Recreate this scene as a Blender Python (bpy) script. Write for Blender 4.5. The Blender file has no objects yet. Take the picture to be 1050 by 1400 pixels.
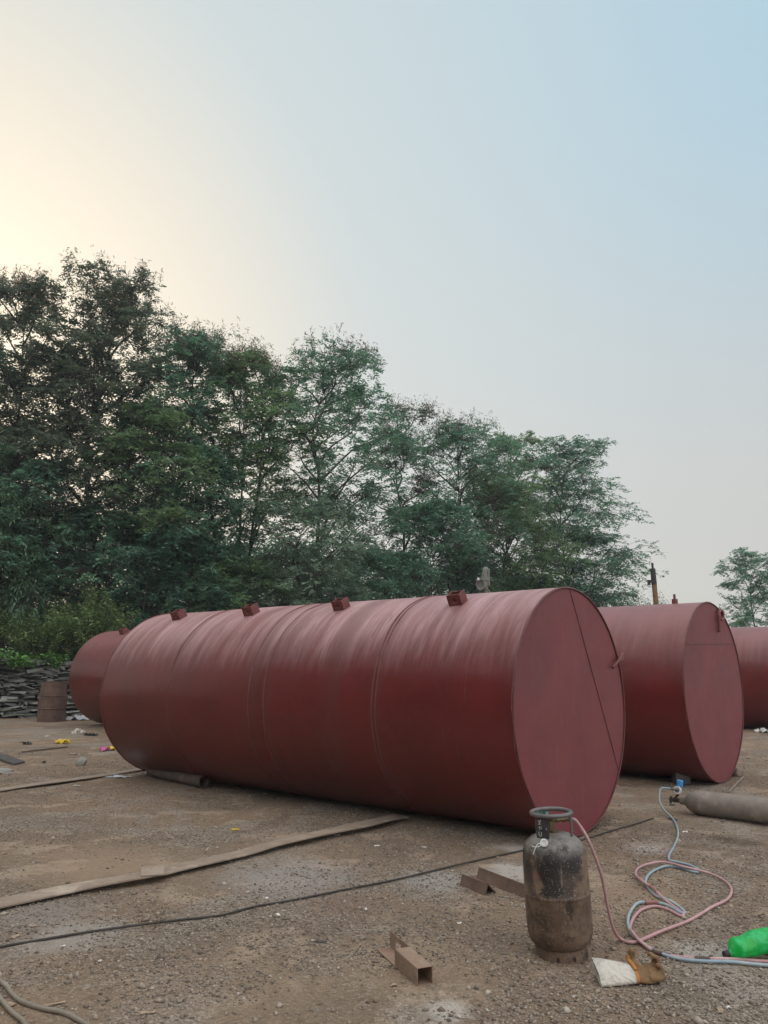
import bpy, math, random
import numpy as np
from mathutils import Vector, Matrix

R_ = math.radians
PI = math.pi
sc = bpy.context.scene
COL = sc.collection
rng = np.random.default_rng(7)
random.seed(7)

# ------------------------------------------------------------------ camera
F_PX, PITCH, EYE = 1052.0, R_(11.08), 1.6
cd = bpy.data.cameras.new("camera")
cam = bpy.data.objects.new("camera", cd)
COL.objects.link(cam)
cam.location = (0, 0, EYE)
cam.rotation_euler = (PI / 2 + PITCH, 0, 0)
cd.sensor_fit = 'HORIZONTAL'
cd.sensor_width = 36
cd.lens = F_PX / 1050 * 36
cd.clip_start = .05
cd.clip_end = 6000
sc.camera = cam


def G(px, py, z=0.0):
    """ground position that was measured at a spot of the photograph"""
    c, s = math.cos(PITCH), math.sin(PITCH)
    x, u = (px - 525) / F_PX, (700 - py) / F_PX
    d = (x, c - u * s, s + u * c)
    t = (z - EYE) / d[2]
    return Vector((d[0] * t, d[1] * t, z))


# ------------------------------------------------------------------ noise for geometry
def _hash(ix, iy, seed):
    n = (ix.astype(np.int64) * 374761393 + iy.astype(np.int64) * 668265263 + seed * 2147483647) & 0xffffffff
    n = ((n ^ (n >> 13)) * 1274126177) & 0xffffffff
    n = n ^ (n >> 16)
    return (n & 0xffff) / 65535.0


def vnoise(x, y, seed=0):
    x, y = np.asarray(x, float), np.asarray(y, float)
    ix, iy = np.floor(x), np.floor(y)
    fx, fy = x - ix, y - iy
    fx, fy = fx * fx * (3 - 2 * fx), fy * fy * (3 - 2 * fy)
    a, b = _hash(ix, iy, seed), _hash(ix + 1, iy, seed)
    c, d = _hash(ix, iy + 1, seed), _hash(ix + 1, iy + 1, seed)
    return (a + (b - a) * fx) * (1 - fy) + (c + (d - c) * fx) * fy


def ground_z(x, y):
    x, y = np.asarray(x, float), np.asarray(y, float)
    z = .022 * (vnoise(x * 1.1, y * 1.1, 1) - .5) + .014 * (vnoise(x * 3.3, y * 3.3, 2) - .5)
    z = z + .007 * (vnoise(x * 9, y * 9, 3) - .5) + .006 * (vnoise(x * 17, y * 17, 4) - .5)
    return z - .004


def gz(p):
    return float(ground_z(p[0], p[1]))


# ------------------------------------------------------------------ mesh helpers
class MB:
    def __init__(self):
        self.v, self.f, self.n = [], [], 0

    def add(self, verts, faces):
        k = self.n
        self.v.extend([tuple(map(float, p)) for p in verts])
        self.f.extend([tuple(i + k for i in f) for f in faces])
        self.n += len(verts)
        return self

    def box(self, c, s, M=None, jit=0):
        x, y, z = s[0] / 2, s[1] / 2, s[2] / 2
        vs = [Vector(((-x, x)[i & 1], (-y, y)[i >> 1 & 1], (-z, z)[i >> 2 & 1])) for i in range(8)]
        if jit:
            vs = [p + Vector((random.uniform(-1, 1) * jit[0], random.uniform(-1, 1) * jit[1], random.uniform(-1, 1) * jit[2])) for p in vs]
        vs = [p + Vector(c) for p in vs]
        if M is not None:
            vs = [M @ p for p in vs]
        return self.add(vs, [(0, 2, 3, 1), (4, 5, 7, 6), (0, 1, 5, 4), (2, 6, 7, 3), (0, 4, 6, 2), (1, 3, 7, 5)])

    def loft(self, rings, caps=True, closed=False):
        n = len(rings[0])
        vs = [p for r in rings for p in r]
        fs = []
        m = len(rings)
        for i in range(m if closed else m - 1):
            a, b = i * n, ((i + 1) % m) * n
            for j in range(n):
                k = (j + 1) % n
                fs.append((a + j, a + k, b + k, b + j))
        if caps and not closed:
            fs.append(tuple(range(n - 1, -1, -1)))
            fs.append(tuple((m - 1) * n + j for j in range(n)))
        return self.add(vs, fs)

    def tube(self, path, rad, seg=8, caps=True, flat=1.0, closed=False):
        P = [Vector(p) for p in path]
        m = len(P)
        if not hasattr(rad, '__len__'):
            rad = [rad] * m
        rings = []
        t0 = (P[1] - P[0]).normalized()
        u = t0.orthogonal().normalized()
        if abs(t0.z) < .9:
            u = (Vector((0, 0, 1)) - t0 * t0.z).normalized()
        for i in range(m):
            if closed:
                t = (P[(i + 1) % m] - P[i - 1]).normalized()
            else:
                t = (P[min(i + 1, m - 1)] - P[max(i - 1, 0)])
                t = t.normalized() if t.length > 1e-9 else t0
            u = (u - t * u.dot(t))
            u = u.normalized() if u.length > 1e-6 else t.orthogonal().normalized()
            w = t.cross(u)
            rings.append([P[i] + (u * math.cos(2 * PI * j / seg) * flat + w * math.sin(2 * PI * j / seg)) * rad[i] for j in range(seg)])
        return self.loft(rings, caps, closed)

    def lathe(self, prof, seg=32, caps=True, M=None):
        rings = []
        for r, z in prof:
            ring = [Vector((r * math.cos(2 * PI * j / seg), r * math.sin(2 * PI * j / seg), z)) for j in range(seg)]
            if M is not None:
                ring = [M @ p for p in ring]
            rings.append(ring)
        return self.loft(rings, caps)

    def build(self, name, mat, parent=None, smooth=40, loc=None):
        me = bpy.data.meshes.new(name)
        me.from_pydata(self.v, [], self.f)
        me.validate()
        return link(me, name, mat, parent, smooth, loc)


def link(me, name, mat, parent=None, smooth=40, loc=None):
    if smooth:
        me.shade_smooth()
        if smooth < 180:
            me.set_sharp_from_angle(angle=R_(smooth))
    if mat is not None:
        me.materials.append(mat)
    o = bpy.data.objects.new(name, me)
    COL.objects.link(o)
    if parent is not None:
        o.parent = parent
    if loc is not None:
        o.location = loc
    return o


def poly_mesh(name, V, Fq):
    """fast mesh from numpy arrays with equally sized faces"""
    V = np.asarray(V, np.float32).reshape(-1, 3)
    Fq = np.asarray(Fq, np.int32)
    me = bpy.data.meshes.new(name)
    n, k = Fq.shape
    me.vertices.add(len(V))
    me.vertices.foreach_set('co', V.ravel())
    me.loops.add(n * k)
    me.loops.foreach_set('vertex_index', Fq.ravel())
    me.polygons.add(n)
    me.polygons.foreach_set('loop_start', np.arange(0, n * k, k, dtype=np.int32))
    me.update(calc_edges=True)
    return me


def thing(name, label, cat, loc=(0, 0, 0), rz=0, group=None):
    o = bpy.data.objects.new(name, None)
    o.empty_display_size = .1
    COL.objects.link(o)
    o.location = loc
    o.rotation_euler = (0, 0, rz)
    return tag(o, label, cat, group)


def tag(o, label, cat, group=None):
    o['label'] = label
    o['category'] = cat
    if group:
        o['group'] = group
    return o


def kind(o, k):
    o['kind'] = k
    return o


def smooth_path(pts, n=8):
    P = [Vector(p) for p in pts]
    P = [P[0] * 2 - P[1]] + P + [P[-1] * 2 - P[-2]]
    out = []
    for i in range(1, len(P) - 2):
        a, b, c, d = P[i - 1:i + 3]
        for k in range(n):
            t = k / n
            out.append(.5 * ((2 * b) + (c - a) * t + (2 * a - 5 * b + 4 * c - d) * t * t + (3 * b - a - 3 * c + d) * t ** 3))
    out.append(P[-2])
    return out


# ------------------------------------------------------------------ material helpers
class NT:
    def __init__(self, name):
        self.m = bpy.data.materials.new(name)
        self.m.use_nodes = True
        self.t = self.m.node_tree
        self.b = self.t.nodes['Principled BSDF']
        self.out = self.t.nodes['Material Output']

    def n(self, typ, **kw):
        nd = self.t.nodes.new(typ)
        for k, v in kw.items():
            if k.startswith('i_'):
                self.sock(nd, k[2:], v)
            else:
                setattr(nd, k, v)
        return nd

    def sock(self, nd, key, v):
        s = nd.inputs[int(key)] if key.isdigit() else nd.inputs[key]
        if isinstance(v, bpy.types.NodeSocket):
            self.t.links.new(v, s)
        else:
            s.default_value = v

    def math(self, op, a, b=0.0, c=None, clamp=False):
        nd = self.n('ShaderNodeMath', operation=op, use_clamp=clamp)
        self.sock(nd, '0', a)
        self.sock(nd, '1', b)
        if c is not None:
            self.sock(nd, '2', c)
        return nd.outputs[0]

    def mix(self, f, a, b, blend='MIX'):
        nd = self.n('ShaderNodeMix', data_type='RGBA', blend_type=blend)
        self.sock(nd, '0', f)
        self.sock(nd, '6', a if isinstance(a, bpy.types.NodeSocket) else (*a, 1))
        self.sock(nd, '7', b if isinstance(b, bpy.types.NodeSocket) else (*b, 1))
        return nd.outputs[2]

    def ramp(self, v, a, b):
        nd = self.n('ShaderNodeMapRange', interpolation_type='SMOOTHSTEP')
        self.sock(nd, '0', v)
        nd.inputs[1].default_value = a
        nd.inputs[2].default_value = b
        return nd.outputs[0]

    def noise(self, vec, scale, detail=4, rough=.55, dist=0.0):
        nd = self.n('ShaderNodeTexNoise')
        self.sock(nd, 'Vector', vec)
        nd.inputs['Scale'].default_value = scale
        nd.inputs['Detail'].default_value = detail
        nd.inputs['Roughness'].default_value = rough
        nd.inputs['Distortion'].default_value = dist
        return nd.outputs[0]

    def obj(self):
        return self.n('ShaderNodeTexCoord').outputs['Object']

    def pos(self):
        return self.n('ShaderNodeNewGeometry').outputs['Position']

    def island(self):
        return self.n('ShaderNodeNewGeometry').outputs['Random Per Island']

    def bump(self, h, strength=.5, dist=.01):
        nd = self.n('ShaderNodeBump')
        nd.inputs['Strength'].default_value = strength
        nd.inputs['Distance'].default_value = dist
        self.sock(nd, 'Height', h)
        self.t.links.new(nd.outputs[0], self.b.inputs['Normal'])
        return nd

    def set(self, **kw):
        for k, v in kw.items():
            key = {'col': 'Base Color', 'rough': 'Roughness', 'metal': 'Metallic', 'spec': 'Specular IOR Level', 'trans': 'Transmission Weight'}[k]
            if key == 'Base Color' and isinstance(v, tuple) and len(v) == 3:
                v = (*v, 1)
            self.sock(self.b, key, v)
        return self


def worn(name, c1, c2, scale=8, rough=.7, metal=0.0, c3=None, bump=.3, s3=3.0, th3=(.55, .68)):
    t = NT(name)
    o = t.obj()
    n1 = t.noise(o, scale, 6, .65)
    c = t.mix(t.ramp(n1, .35, .65), c1, c2)
    if c3:
        c = t.mix(t.ramp(t.noise(o, s3, 5, .6), *th3), c, c3)
    fine = t.noise(o, scale * 9, 3, .6)
    c = t.mix(t.math('MULTIPLY', t.ramp(fine, .3, .75), .35), c, tuple(x * .5 for x in c1))
    t.set(col=c, rough=rough, metal=metal)
    t.bump(fine, bump, .004)
    return t.m


# ------------------------------------------------------------------ materials
def tank_paint(name, streak, dust_sheen, blotch):
    t = NT(name)
    o = t.obj()
    sep = t.n('ShaderNodeSeparateXYZ')
    t.sock(sep, '0', o)
    x, y, z = sep.outputs
    ang = t.math('ARCTAN2', t.math('SUBTRACT', z, 1.17), x)
    def sv(ka, ky, off=0.0):
        c = t.n('ShaderNodeCombineXYZ')
        t.sock(c, '0', t.math('MULTIPLY', ang, ka))
        t.sock(c, '1', t.math('MULTIPLY', y, ky))
        c.inputs[2].default_value = off
        return c.outputs[0]
    red = t.mix(t.ramp(t.noise(o, 1.1, 5, .6), .35, .68), (.138, .0205, .0185), (.102, .017, .016))
    red = t.mix(t.math('MULTIPLY', t.ramp(t.noise(o, 5.5, 6, .7, .5), .5, .72), blotch), red, (.150, .034, .029))
    s1 = t.noise(sv(1.6, 11), 1.0, 6, .66, .5)
    s2 = t.noise(sv(3.2, 55, 4.0), 1.0, 4, .6, .1)
    s3 = t.noise(sv(.7, 3.0, 9.0), 1.0, 4, .55)
    st = t.math('ADD', t.math('MULTIPLY', s1, .45), t.math('ADD', t.math('MULTIPLY', s2, .15), t.math('MULTIPLY', s3, .4)))
    # chalky dust and painted-in sky light on the upper side, brushed off in streaks
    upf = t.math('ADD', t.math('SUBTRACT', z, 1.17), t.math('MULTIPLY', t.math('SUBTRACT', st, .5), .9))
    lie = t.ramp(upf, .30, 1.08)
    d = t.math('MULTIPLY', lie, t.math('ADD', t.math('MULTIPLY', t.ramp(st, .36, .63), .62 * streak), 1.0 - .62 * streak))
    c = t.mix(t.math('MULTIPLY', d, dust_sheen), red, (.52, .325, .335))
    # long dark scuffs
    sc1 = t.ramp(t.noise(sv(2.4, 34, 17.0), 1.0, 5, .7, .4), .57, .66)
    sc2 = t.ramp(t.noise(o, 1.3, 3, .5), .42, .60)
    c = t.mix(t.math('MULTIPLY', t.math('MULTIPLY', sc1, sc2), (.8 * streak)), c, (.095, .034, .034))
    if streak > .5:      # brushed bands along the girth welds
        for yw, wd in ((1.60, .10), (3.24, .06), (3.50, .16), (5.08, .09), (2.25, .22)):
            ds = t.math('ABSOLUTE', t.math('ADD', t.math('SUBTRACT', y, yw - .03), t.math('MULTIPLY', t.math('SUBTRACT', s3, .5), .16)))
            bandm = t.math('MULTIPLY', t.ramp(ds, wd, wd * .25), t.ramp(st, .38, .60))
            c = t.mix(t.math('MULTIPLY', bandm, .62), c, (.115, .040, .038))
    li = t.ramp(t.noise(sv(1.3, 70, 31.0), 1.0, 4, .6, .2), .60, .72)
    c = t.mix(t.math('MULTIPLY', li, .28 * streak), c, (.30, .14, .115))
    # specks
    sp = t.ramp(t.noise(o, 60, 2, .5), .70, .76)
    c = t.mix(t.math('MULTIPLY', sp, .35), c, (.30, .19, .17))
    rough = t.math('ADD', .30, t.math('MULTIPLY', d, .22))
    rough = t.math('ADD', rough, t.math('MULTIPLY', t.math('SUBTRACT', st, .5), -.15 * streak), clamp=True)
    t.set(col=c, rough=rough, spec=.36)
    t.bump(t.math('ADD', t.math('MULTIPLY', st, streak), t.math('MULTIPLY', t.noise(o, 2.0, 4, .5), 1.2)), .18, .02)
    return t.m


def plate_paint(name):
    t = NT(name)
    o = t.obj()
    c = t.mix(t.ramp(t.noise(o, .9, 6, .62, .6), .36, .66), (.170, .034, .040), (.134, .029, .036))
    c = t.mix(t.math('MULTIPLY', t.ramp(t.noise(o, 3.1, 7, .7, .8), .52, .74), .6), c, (.18, .043, .035))
    c = t.mix(t.math('MULTIPLY', t.ramp(t.noise(o, 2.1, 7, .7, 1.2), .56, .72), .45), c, (.085, .029, .036))
    sc = t.n('ShaderNodeMapping')
    sc.inputs['Scale'].default_value = (14, 14, 1.2)
    t.sock(sc, '0', o)
    c = t.mix(t.math('MULTIPLY', t.ramp(t.noise(sc.outputs[0], 1.4, 4, .6), .6, .75), .22), c, (.27, .12, .11))
    sp = t.ramp(t.noise(o, 45, 2, .5), .71, .76)
    c = t.mix(t.math('MULTIPLY', sp, .4), c, (.32, .2, .18))
    t.set(col=c, rough=t.math('ADD', .5, t.math('MULTIPLY', t.noise(o, 4, 4), .2)), spec=.45)
    t.bump(t.noise(o, 1.6, 4, .5), .12, .02)
    return t.m


M = {}
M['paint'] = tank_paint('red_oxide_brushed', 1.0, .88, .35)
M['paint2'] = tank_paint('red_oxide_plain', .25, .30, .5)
M['plate'] = plate_paint('red_oxide_plate')
M['lug'] = worn('red_oxide_lug', (.13, .03, .028), (.17, .05, .045), 9, .55)
M['weld'] = worn('red_oxide_weld', (.115, .026, .025), (.185, .058, .054), 14, .5, bump=.6)
M['seam'] = worn('dark_joint', (.088, .026, .028), (.125, .036, .039), 14, .6)
M['steel'] = worn('brown_steel', (.30, .205, .145), (.22, .14, .10), 7, .75, c3=(.36, .27, .20), bump=.25)
M['strip'] = worn('dusty_strip', (.34, .275, .215), (.25, .19, .145), 5, .8, c3=(.43, .36, .29), bump=.3)
M['angle'] = worn('rust_angle', (.17, .105, .078), (.115, .07, .054), 9, .75, c3=(.25, .175, .135), bump=.3)
M['dark_plate'] = worn('dark_plate', (.075, .068, .065), (.11, .10, .095), 6, .6)
M['rustpipe'] = worn('rust_pipe', (.09, .065, .055), (.14, .10, .085), 10, .7, c3=(.19, .14, .11))
M['rod'] = worn('rod_steel', (.10, .07, .05), (.16, .11, .08), 18, .7)
M['cable'] = worn('black_cable', (.025, .022, .02), (.05, .042, .036), 12, .65)
M['greycable'] = worn('grey_cable', (.26, .225, .175), (.20, .17, .13), 6, .6, c3=(.32, .28, .22), bump=.1)
M['pink'] = worn('pink_hose', (.52, .31, .32), (.44, .25, .26), 5, .5, c3=(.58, .40, .39), bump=.06)
M['blue'] = worn('blue_hose', (.34, .42, .45), (.24, .34, .42), 5, .5, c3=(.45, .47, .43), bump=.06)
M['tape'] = worn('tape', (.36, .16, .14), (.26, .12, .10), 20, .6)
M['darktape'] = worn('dark_tape', (.07, .045, .04), (.11, .07, .06), 20, .6)
M['oxy'] = worn('oxygen_steel', (.24, .20, .165), (.165, .145, .125), 6, .6, c3=(.33, .285, .235), s3=4)
M['brass'] = worn('brass', (.20, .155, .08), (.12, .09, .05), 30, .45, .6)
M['darkmetal'] = worn('dark_metal', (.035, .03, .03), (.07, .055, .05), 20, .5)
M['greymetal'] = worn('grey_metal', (.17, .17, .17), (.10, .10, .105), 18, .5, .3, c3=(.25, .24, .23))
M['white_paint'] = worn('white_paint', (.72, .72, .70), (.55, .54, .52), 25, .5)
M['blueknob'] = worn('blue_knob', (.04, .25, .62), (.05, .30, .70), 30, .4, bump=.05)
M['drum'] = worn('drum_rust', (.10, .055, .045), (.16, .10, .075), 4, .75, c3=(.07, .045, .05), s3=2.2)
M['drumlid'] = worn('drum_lid', (.30, .21, .13), (.22, .15, .10), 5, .8)
M['pole'] = worn('pole_rust', (.20, .12, .05), (.13, .08, .04), 9, .7)
M['fitting'] = worn('grey_fitting', (.14, .14, .125), (.21, .21, .185), 9, .6, c3=(.27, .24, .21))
M['stone'] = worn('pale_stone', (.36, .35, .32), (.27, .26, .24), 9, .85)
M['brownstone'] = worn('brown_stone', (.30, .23, .18), (.21, .16, .13), 9, .85)
M['paper'] = worn('paper', (.72, .70, .66), (.6, .57, .52), 14, .8)
M['yellow'] = worn('yellow_foil', (.75, .55, .03), (.6, .42, .02), 30, .35)
M['magenta'] = worn('magenta_foil', (.55, .06, .25), (.65, .2, .4), 30, .35)
M['blackbit'] = worn('black_scrap', (.02, .02, .02), (.035, .03, .03), 30, .6)
M['chip'] = worn('wood_chip', (.42, .32, .23), (.33, .24, .17), 20, .85)
M['film'] = worn('clear_film', (.42, .46, .50), (.56, .58, .60), 9, .35)


def lpg_mat():
    t = NT('sooty_rust')
    o = t.obj()
    c = t.mix(t.ramp(t.noise(o, 5, 7, .68), .34, .66), (.100, .064, .043), (.205, .140, .097))
    c = t.mix(t.math('MULTIPLY', t.ramp(t.noise(o, 11, 6, .72), .48, .64), .8), c, (.045, .030, .025))
    sep = t.n('ShaderNodeSeparateXYZ')
    t.sock(sep, '0', o)
    z = sep.outputs[2]
    mp = t.n('ShaderNodeMapping')
    mp.inputs['Scale'].default_value = (1, 1, .38)
    mp.inputs['Location'].default_value = (.65, .31, .2)
    t.sock(mp, '0', o)
    # black soot that ran down from the shoulder
    soot = t.math('ADD', t.noise(mp.outputs[0], 6.5, 6, .62, .5), t.math('MULTIPLY', t.math('SUBTRACT', z, .43), .55))
    soot = t.ramp(soot, .485, .55)
    nz = t.math('MULTIPLY', t.math('SUBTRACT', t.noise(o, 13, 6, .65, .6), .5), .16)
    px_ = t.ramp(t.math('ADD', t.math('ABSOLUTE', t.math('ADD', sep.outputs[0], .062)), nz), .062, .048)
    pz_ = t.ramp(t.math('ADD', z, nz), .335, .365)
    py_ = t.ramp(sep.outputs[1], .02, -.03)
    px2 = t.ramp(t.math('ADD', t.math('ABSOLUTE', t.math('SUBTRACT', sep.outputs[0], .055)), nz), .070, .052)
    pz2 = t.ramp(t.math('ADD', z, nz), .455, .49)
    patch = t.math('MULTIPLY', t.math('MAXIMUM', t.math('MULTIPLY', px_, pz_), t.math('MULTIPLY', px2, pz2)), py_)
    soot = t.math('MAXIMUM', t.math('MULTIPLY', soot, .75), patch)
    c = t.mix(t.math('MULTIPLY', soot, .93), c, (.020, .0185, .019))
    grey = t.math('MULTIPLY', t.ramp(z, .53, .62), t.ramp(t.noise(o, 9, 6, .72), .36, .60))
    c = t.mix(t.math('MULTIPLY', grey, .85), c, (.22, .21, .195))
    sx = t.n('ShaderNodeMapping')
    sx.inputs['Scale'].default_value = (30, 30, 2.6)
    t.sock(sx, '0', o)
    c = t.mix(t.math('MULTIPLY', t.ramp(t.noise(sx.outputs[0], 1.2, 3), .64, .70), .45), c, (.27, .22, .185))
    sp = t.ramp(t.noise(o, 120, 2, .5), .61, .70)
    c = t.mix(t.math('MULTIPLY', sp, .6), c, (.30, .27, .24))
    t.set(col=c, rough=t.math('ADD', .55, t.math('MULTIPLY', soot, -.12)), spec=.35)
    t.bump(t.noise(o, 50, 4, .6), .25, .004)
    return t.m


M['lpg'] = lpg_mat()
M['lpgring'] = worn('cylinder_collar', (.125, .12, .125), (.18, .17, .165), 22, .45, .3, c3=(.07, .065, .065))
M['stay'] = worn('black_stay', (.035, .032, .034), (.06, .055, .055), 30, .5)
M['greenstay'] = worn('green_flaked_stay', (.06, .19, .155), (.03, .05, .05), 45, .55, c3=(.30, .40, .36), s3=60, th3=(.5, .58))


def leaf_mat(name, c1, c2, c3=None, transl=.42, clump=.7, amt3=.6, rough=.42):
    t = NT(name)
    isl = t.island()
    o = t.obj()
    c = t.mix(isl, c1, c2)
    n = t.noise(o, clump, 3, .6)
    c = t.mix(t.math('MULTIPLY', t.ramp(n, .42, .62), .7), c, tuple((a + b) * .5 * k for a, b, k in zip(c1, c2, (1.35, 1.3, 1.05))))
    if c3:
        c = t.mix(t.math('MULTIPLY', t.ramp(t.noise(o, clump * 1.7 + .4, 4, .7), .57, .70), amt3), c, c3)
    t.set(col=c, rough=rough, spec=.5)
    tr = t.n('ShaderNodeBsdfTranslucent')
    t.sock(tr, 'Color', c)
    mx = t.n('ShaderNodeMixShader')
    mx.inputs[0].default_value = transl
    t.t.links.new(t.b.outputs[0], mx.inputs[1])
    t.t.links.new(tr.outputs[0], mx.inputs[2])
    t.t.links.new(mx.outputs[0], t.out.inputs[0])
    return t.m


M['leaf'] = leaf_mat('feathery_leaf', (.055, .150, .112), (.185, .345, .235), (.28, .25, .11))
M['leaf_green'] = leaf_mat('greener_feathery_leaf', (.075, .155, .092), (.22, .335, .165), (.30, .25, .11), amt3=.7)
M['leaf_dry'] = leaf_mat('thin_dry_leaf', (.070, .12, .095), (.17, .21, .15), (.24, .17, .10), amt3=.7)
M['leaf_pale'] = leaf_mat('pale_feathery_leaf', (.15, .24, .19), (.20, .29, .21), (.22, .22, .13))
M['leaf_broad'] = leaf_mat('glossy_broad_leaf', (.055, .12, .07), (.11, .19, .105), None, .15, rough=.35)
M['leaf_olive'] = leaf_mat('olive_shrub_leaf', (.15, .25, .10), (.25, .34, .15), (.30, .27, .15), clump=2.0)
M['leaf_bright'] = leaf_mat('bright_leaf', (.11, .27, .085), (.20, .40, .13), None, .25, clump=3)
M['leaf_under'] = leaf_mat('undergrowth_leaf', (.08, .155, .10), (.15, .21, .115), (.20, .20, .09), clump=.9)
M['leaf_far'] = leaf_mat('far_wood_leaf', (.09, .18, .135), (.13, .21, .15), (.20, .18, .10), clump=.5)
M['leaf_side'] = leaf_mat('hedge_leaf', (.035, .065, .05), (.05, .09, .06), None, clump=.9)
M['bark'] = worn('bark', (.045, .038, .032), (.075, .06, .05), 6, .9, bump=.6)
M['pod'] = leaf_mat('seed_pod', (.10, .085, .06), (.16, .12, .08), None, .2)


def ground_mat():
    t = NT('dirt_and_gravel')
    p = t.pos()
    big = t.noise(p, .42, 5, .6, .6)
    mid = t.noise(p, 2.0, 6, .62, .5)
    fine = t.noise(p, 15, 6, .7)
    grit = t.noise(p, 85, 4, .7)
    c = t.mix(t.ramp(big, .38, .62), (.265, .190, .132), (.200, .155, .115))
    # pale trodden dust, grey gravel, damp brown earth, blue grey slag dust
    c = t.mix(t.math('MULTIPLY', t.ramp(mid, .52, .62), .85), c, (.42, .33, .25))
    gr = t.math('ADD', t.math('MULTIPLY', t.noise(p, .75, 5, .6, .7), .75), t.math('MULTIPLY', mid, .25))
    c = t.mix(t.math('MULTIPLY', t.ramp(gr, .50, .60), .75), c, (.245, .225, .200))
    c = t.mix(t.math('MULTIPLY', t.ramp(t.noise(p, 1.15, 6, .68, 1.2), .55, .66), .75), c, (.115, .080, .056))
    c = t.mix(t.math('MULTIPLY', t.ramp(t.noise(p, 1.7, 5, .7, .4), .66, .75), .7), c, (.40, .41, .41))
    c = t.mix(t.math('MULTIPLY', t.ramp(fine, .48, .70), .5), c, (.105, .078, .058))
    c = t.mix(t.math('MULTIPLY', t.ramp(fine, .46, .28), .35), c, (.42, .33, .25))
    v = t.n('ShaderNodeTexVoronoi')
    t.sock(v, 'Vector', p)
    v.inputs['Scale'].default_value = 75
    vs = t.n('ShaderNodeSeparateXYZ')
    t.sock(vs, '0', v.outputs['Color'])
    gm = t.math('ADD', .35, t.math('MULTIPLY', t.ramp(gr, .46, .60), .65))
    c = t.mix(t.math('MULTIPLY', t.math('MULTIPLY', t.ramp(vs.outputs[0], .66, .92), .7), gm), c, (.52, .47, .41))
    c = t.mix(t.math('MULTIPLY', t.math('MULTIPLY', t.ramp(vs.outputs[1], .72, .95), .7), gm), c, (.085, .072, .063))
    c = t.mix(t.math('MULTIPLY', t.ramp(grit, .52, .78), .45), c, (.085, .065, .05))
    # spilt slag dust and damp or rusty spots where they lie in the yard
    brk = t.math('MULTIPLY', t.math('SUBTRACT', t.noise(p, 5.5, 6, .7, .6), .5), 1.1)
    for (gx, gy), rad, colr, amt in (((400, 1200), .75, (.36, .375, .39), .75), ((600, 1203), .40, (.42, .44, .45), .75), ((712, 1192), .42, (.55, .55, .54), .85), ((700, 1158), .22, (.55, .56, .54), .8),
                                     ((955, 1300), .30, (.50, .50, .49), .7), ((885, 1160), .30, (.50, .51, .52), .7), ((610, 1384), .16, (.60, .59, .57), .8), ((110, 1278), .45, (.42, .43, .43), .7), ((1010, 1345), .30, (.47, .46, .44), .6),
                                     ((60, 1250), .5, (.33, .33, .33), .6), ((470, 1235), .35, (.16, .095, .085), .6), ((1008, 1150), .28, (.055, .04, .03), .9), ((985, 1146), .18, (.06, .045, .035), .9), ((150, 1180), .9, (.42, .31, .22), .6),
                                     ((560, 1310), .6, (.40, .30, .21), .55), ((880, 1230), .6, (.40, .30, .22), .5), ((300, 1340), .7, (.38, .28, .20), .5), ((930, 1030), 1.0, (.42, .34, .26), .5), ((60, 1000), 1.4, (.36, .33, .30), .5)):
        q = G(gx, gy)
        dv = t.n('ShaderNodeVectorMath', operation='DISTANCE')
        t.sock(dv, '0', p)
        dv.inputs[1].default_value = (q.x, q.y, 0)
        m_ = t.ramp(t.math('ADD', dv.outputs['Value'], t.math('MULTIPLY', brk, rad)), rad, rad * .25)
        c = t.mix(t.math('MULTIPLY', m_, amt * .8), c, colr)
    c = t.mix(t.math('MULTIPLY', t.ramp(grit, .50, .74), .4), c, (.085, .065, .05))
    c = t.mix(1.0, c, (1.0, .97, .93), 'MULTIPLY')
    c = t.mix(.08, c, (.55, .46, .36))
    t.set(col=c, rough=.95, spec=.15)
    h = t.math('ADD', t.math('MULTIPLY', grit, .5), t.math('MULTIPLY', fine, 1.3))
    h = t.math('ADD', h, t.math('MULTIPLY', v.outputs['Distance'], -.45))
    t.bump(h, 1.0, .02)
    return t.m


M['ground'] = ground_mat()


def gravel_mat(name, a, b, lo=.75):
    t = NT(name)
    isl = t.island()
    c = t.mix(isl, a, b)
    w = t.n('ShaderNodeTexWhiteNoise', noise_dimensions='1D')
    t.sock(w, 'W', isl)
    c = t.mix(t.ramp(w.outputs[0], lo, 1.0), c, (.44, .40, .35))
    t.set(col=c, rough=.9, spec=.2)
    return t.m


M['gravel'] = gravel_mat('gravel', (.10, .082, .066), (.36, .30, .245), .90)
M['wallstone'] = None
t = NT('slate_wall')
c = t.mix(t.island(), (.06, .065, .06), (.33, .34, .32))
c = t.mix(t.math('MULTIPLY', t.ramp(t.noise(t.obj(), 7, 5, .65), .45, .7), .5), c, (.075, .075, .065))
t.set(col=c, rough=.85)
t.bump(t.noise(t.obj(), 22, 4, .6), .5, .02)
M['wallstone'] = t.m
M['soil'] = worn('terrace_soil', (.05, .045, .03), (.08, .07, .04), 2, .95)

# ------------------------------------------------------------------ ground sheet
def axis(lo, hi, step, far):
    a = list(np.arange(lo, hi + 1e-6, step))
    s, x = step, a[-1]
    while x < far:
        s *= 1.16
        x += s
        a.append(x)
    s, x = step, a[0]
    b = []
    while x > -far:
        s *= 1.16
        x -= s
        b.append(x)
    return np.array(b[::-1] + a)


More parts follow.
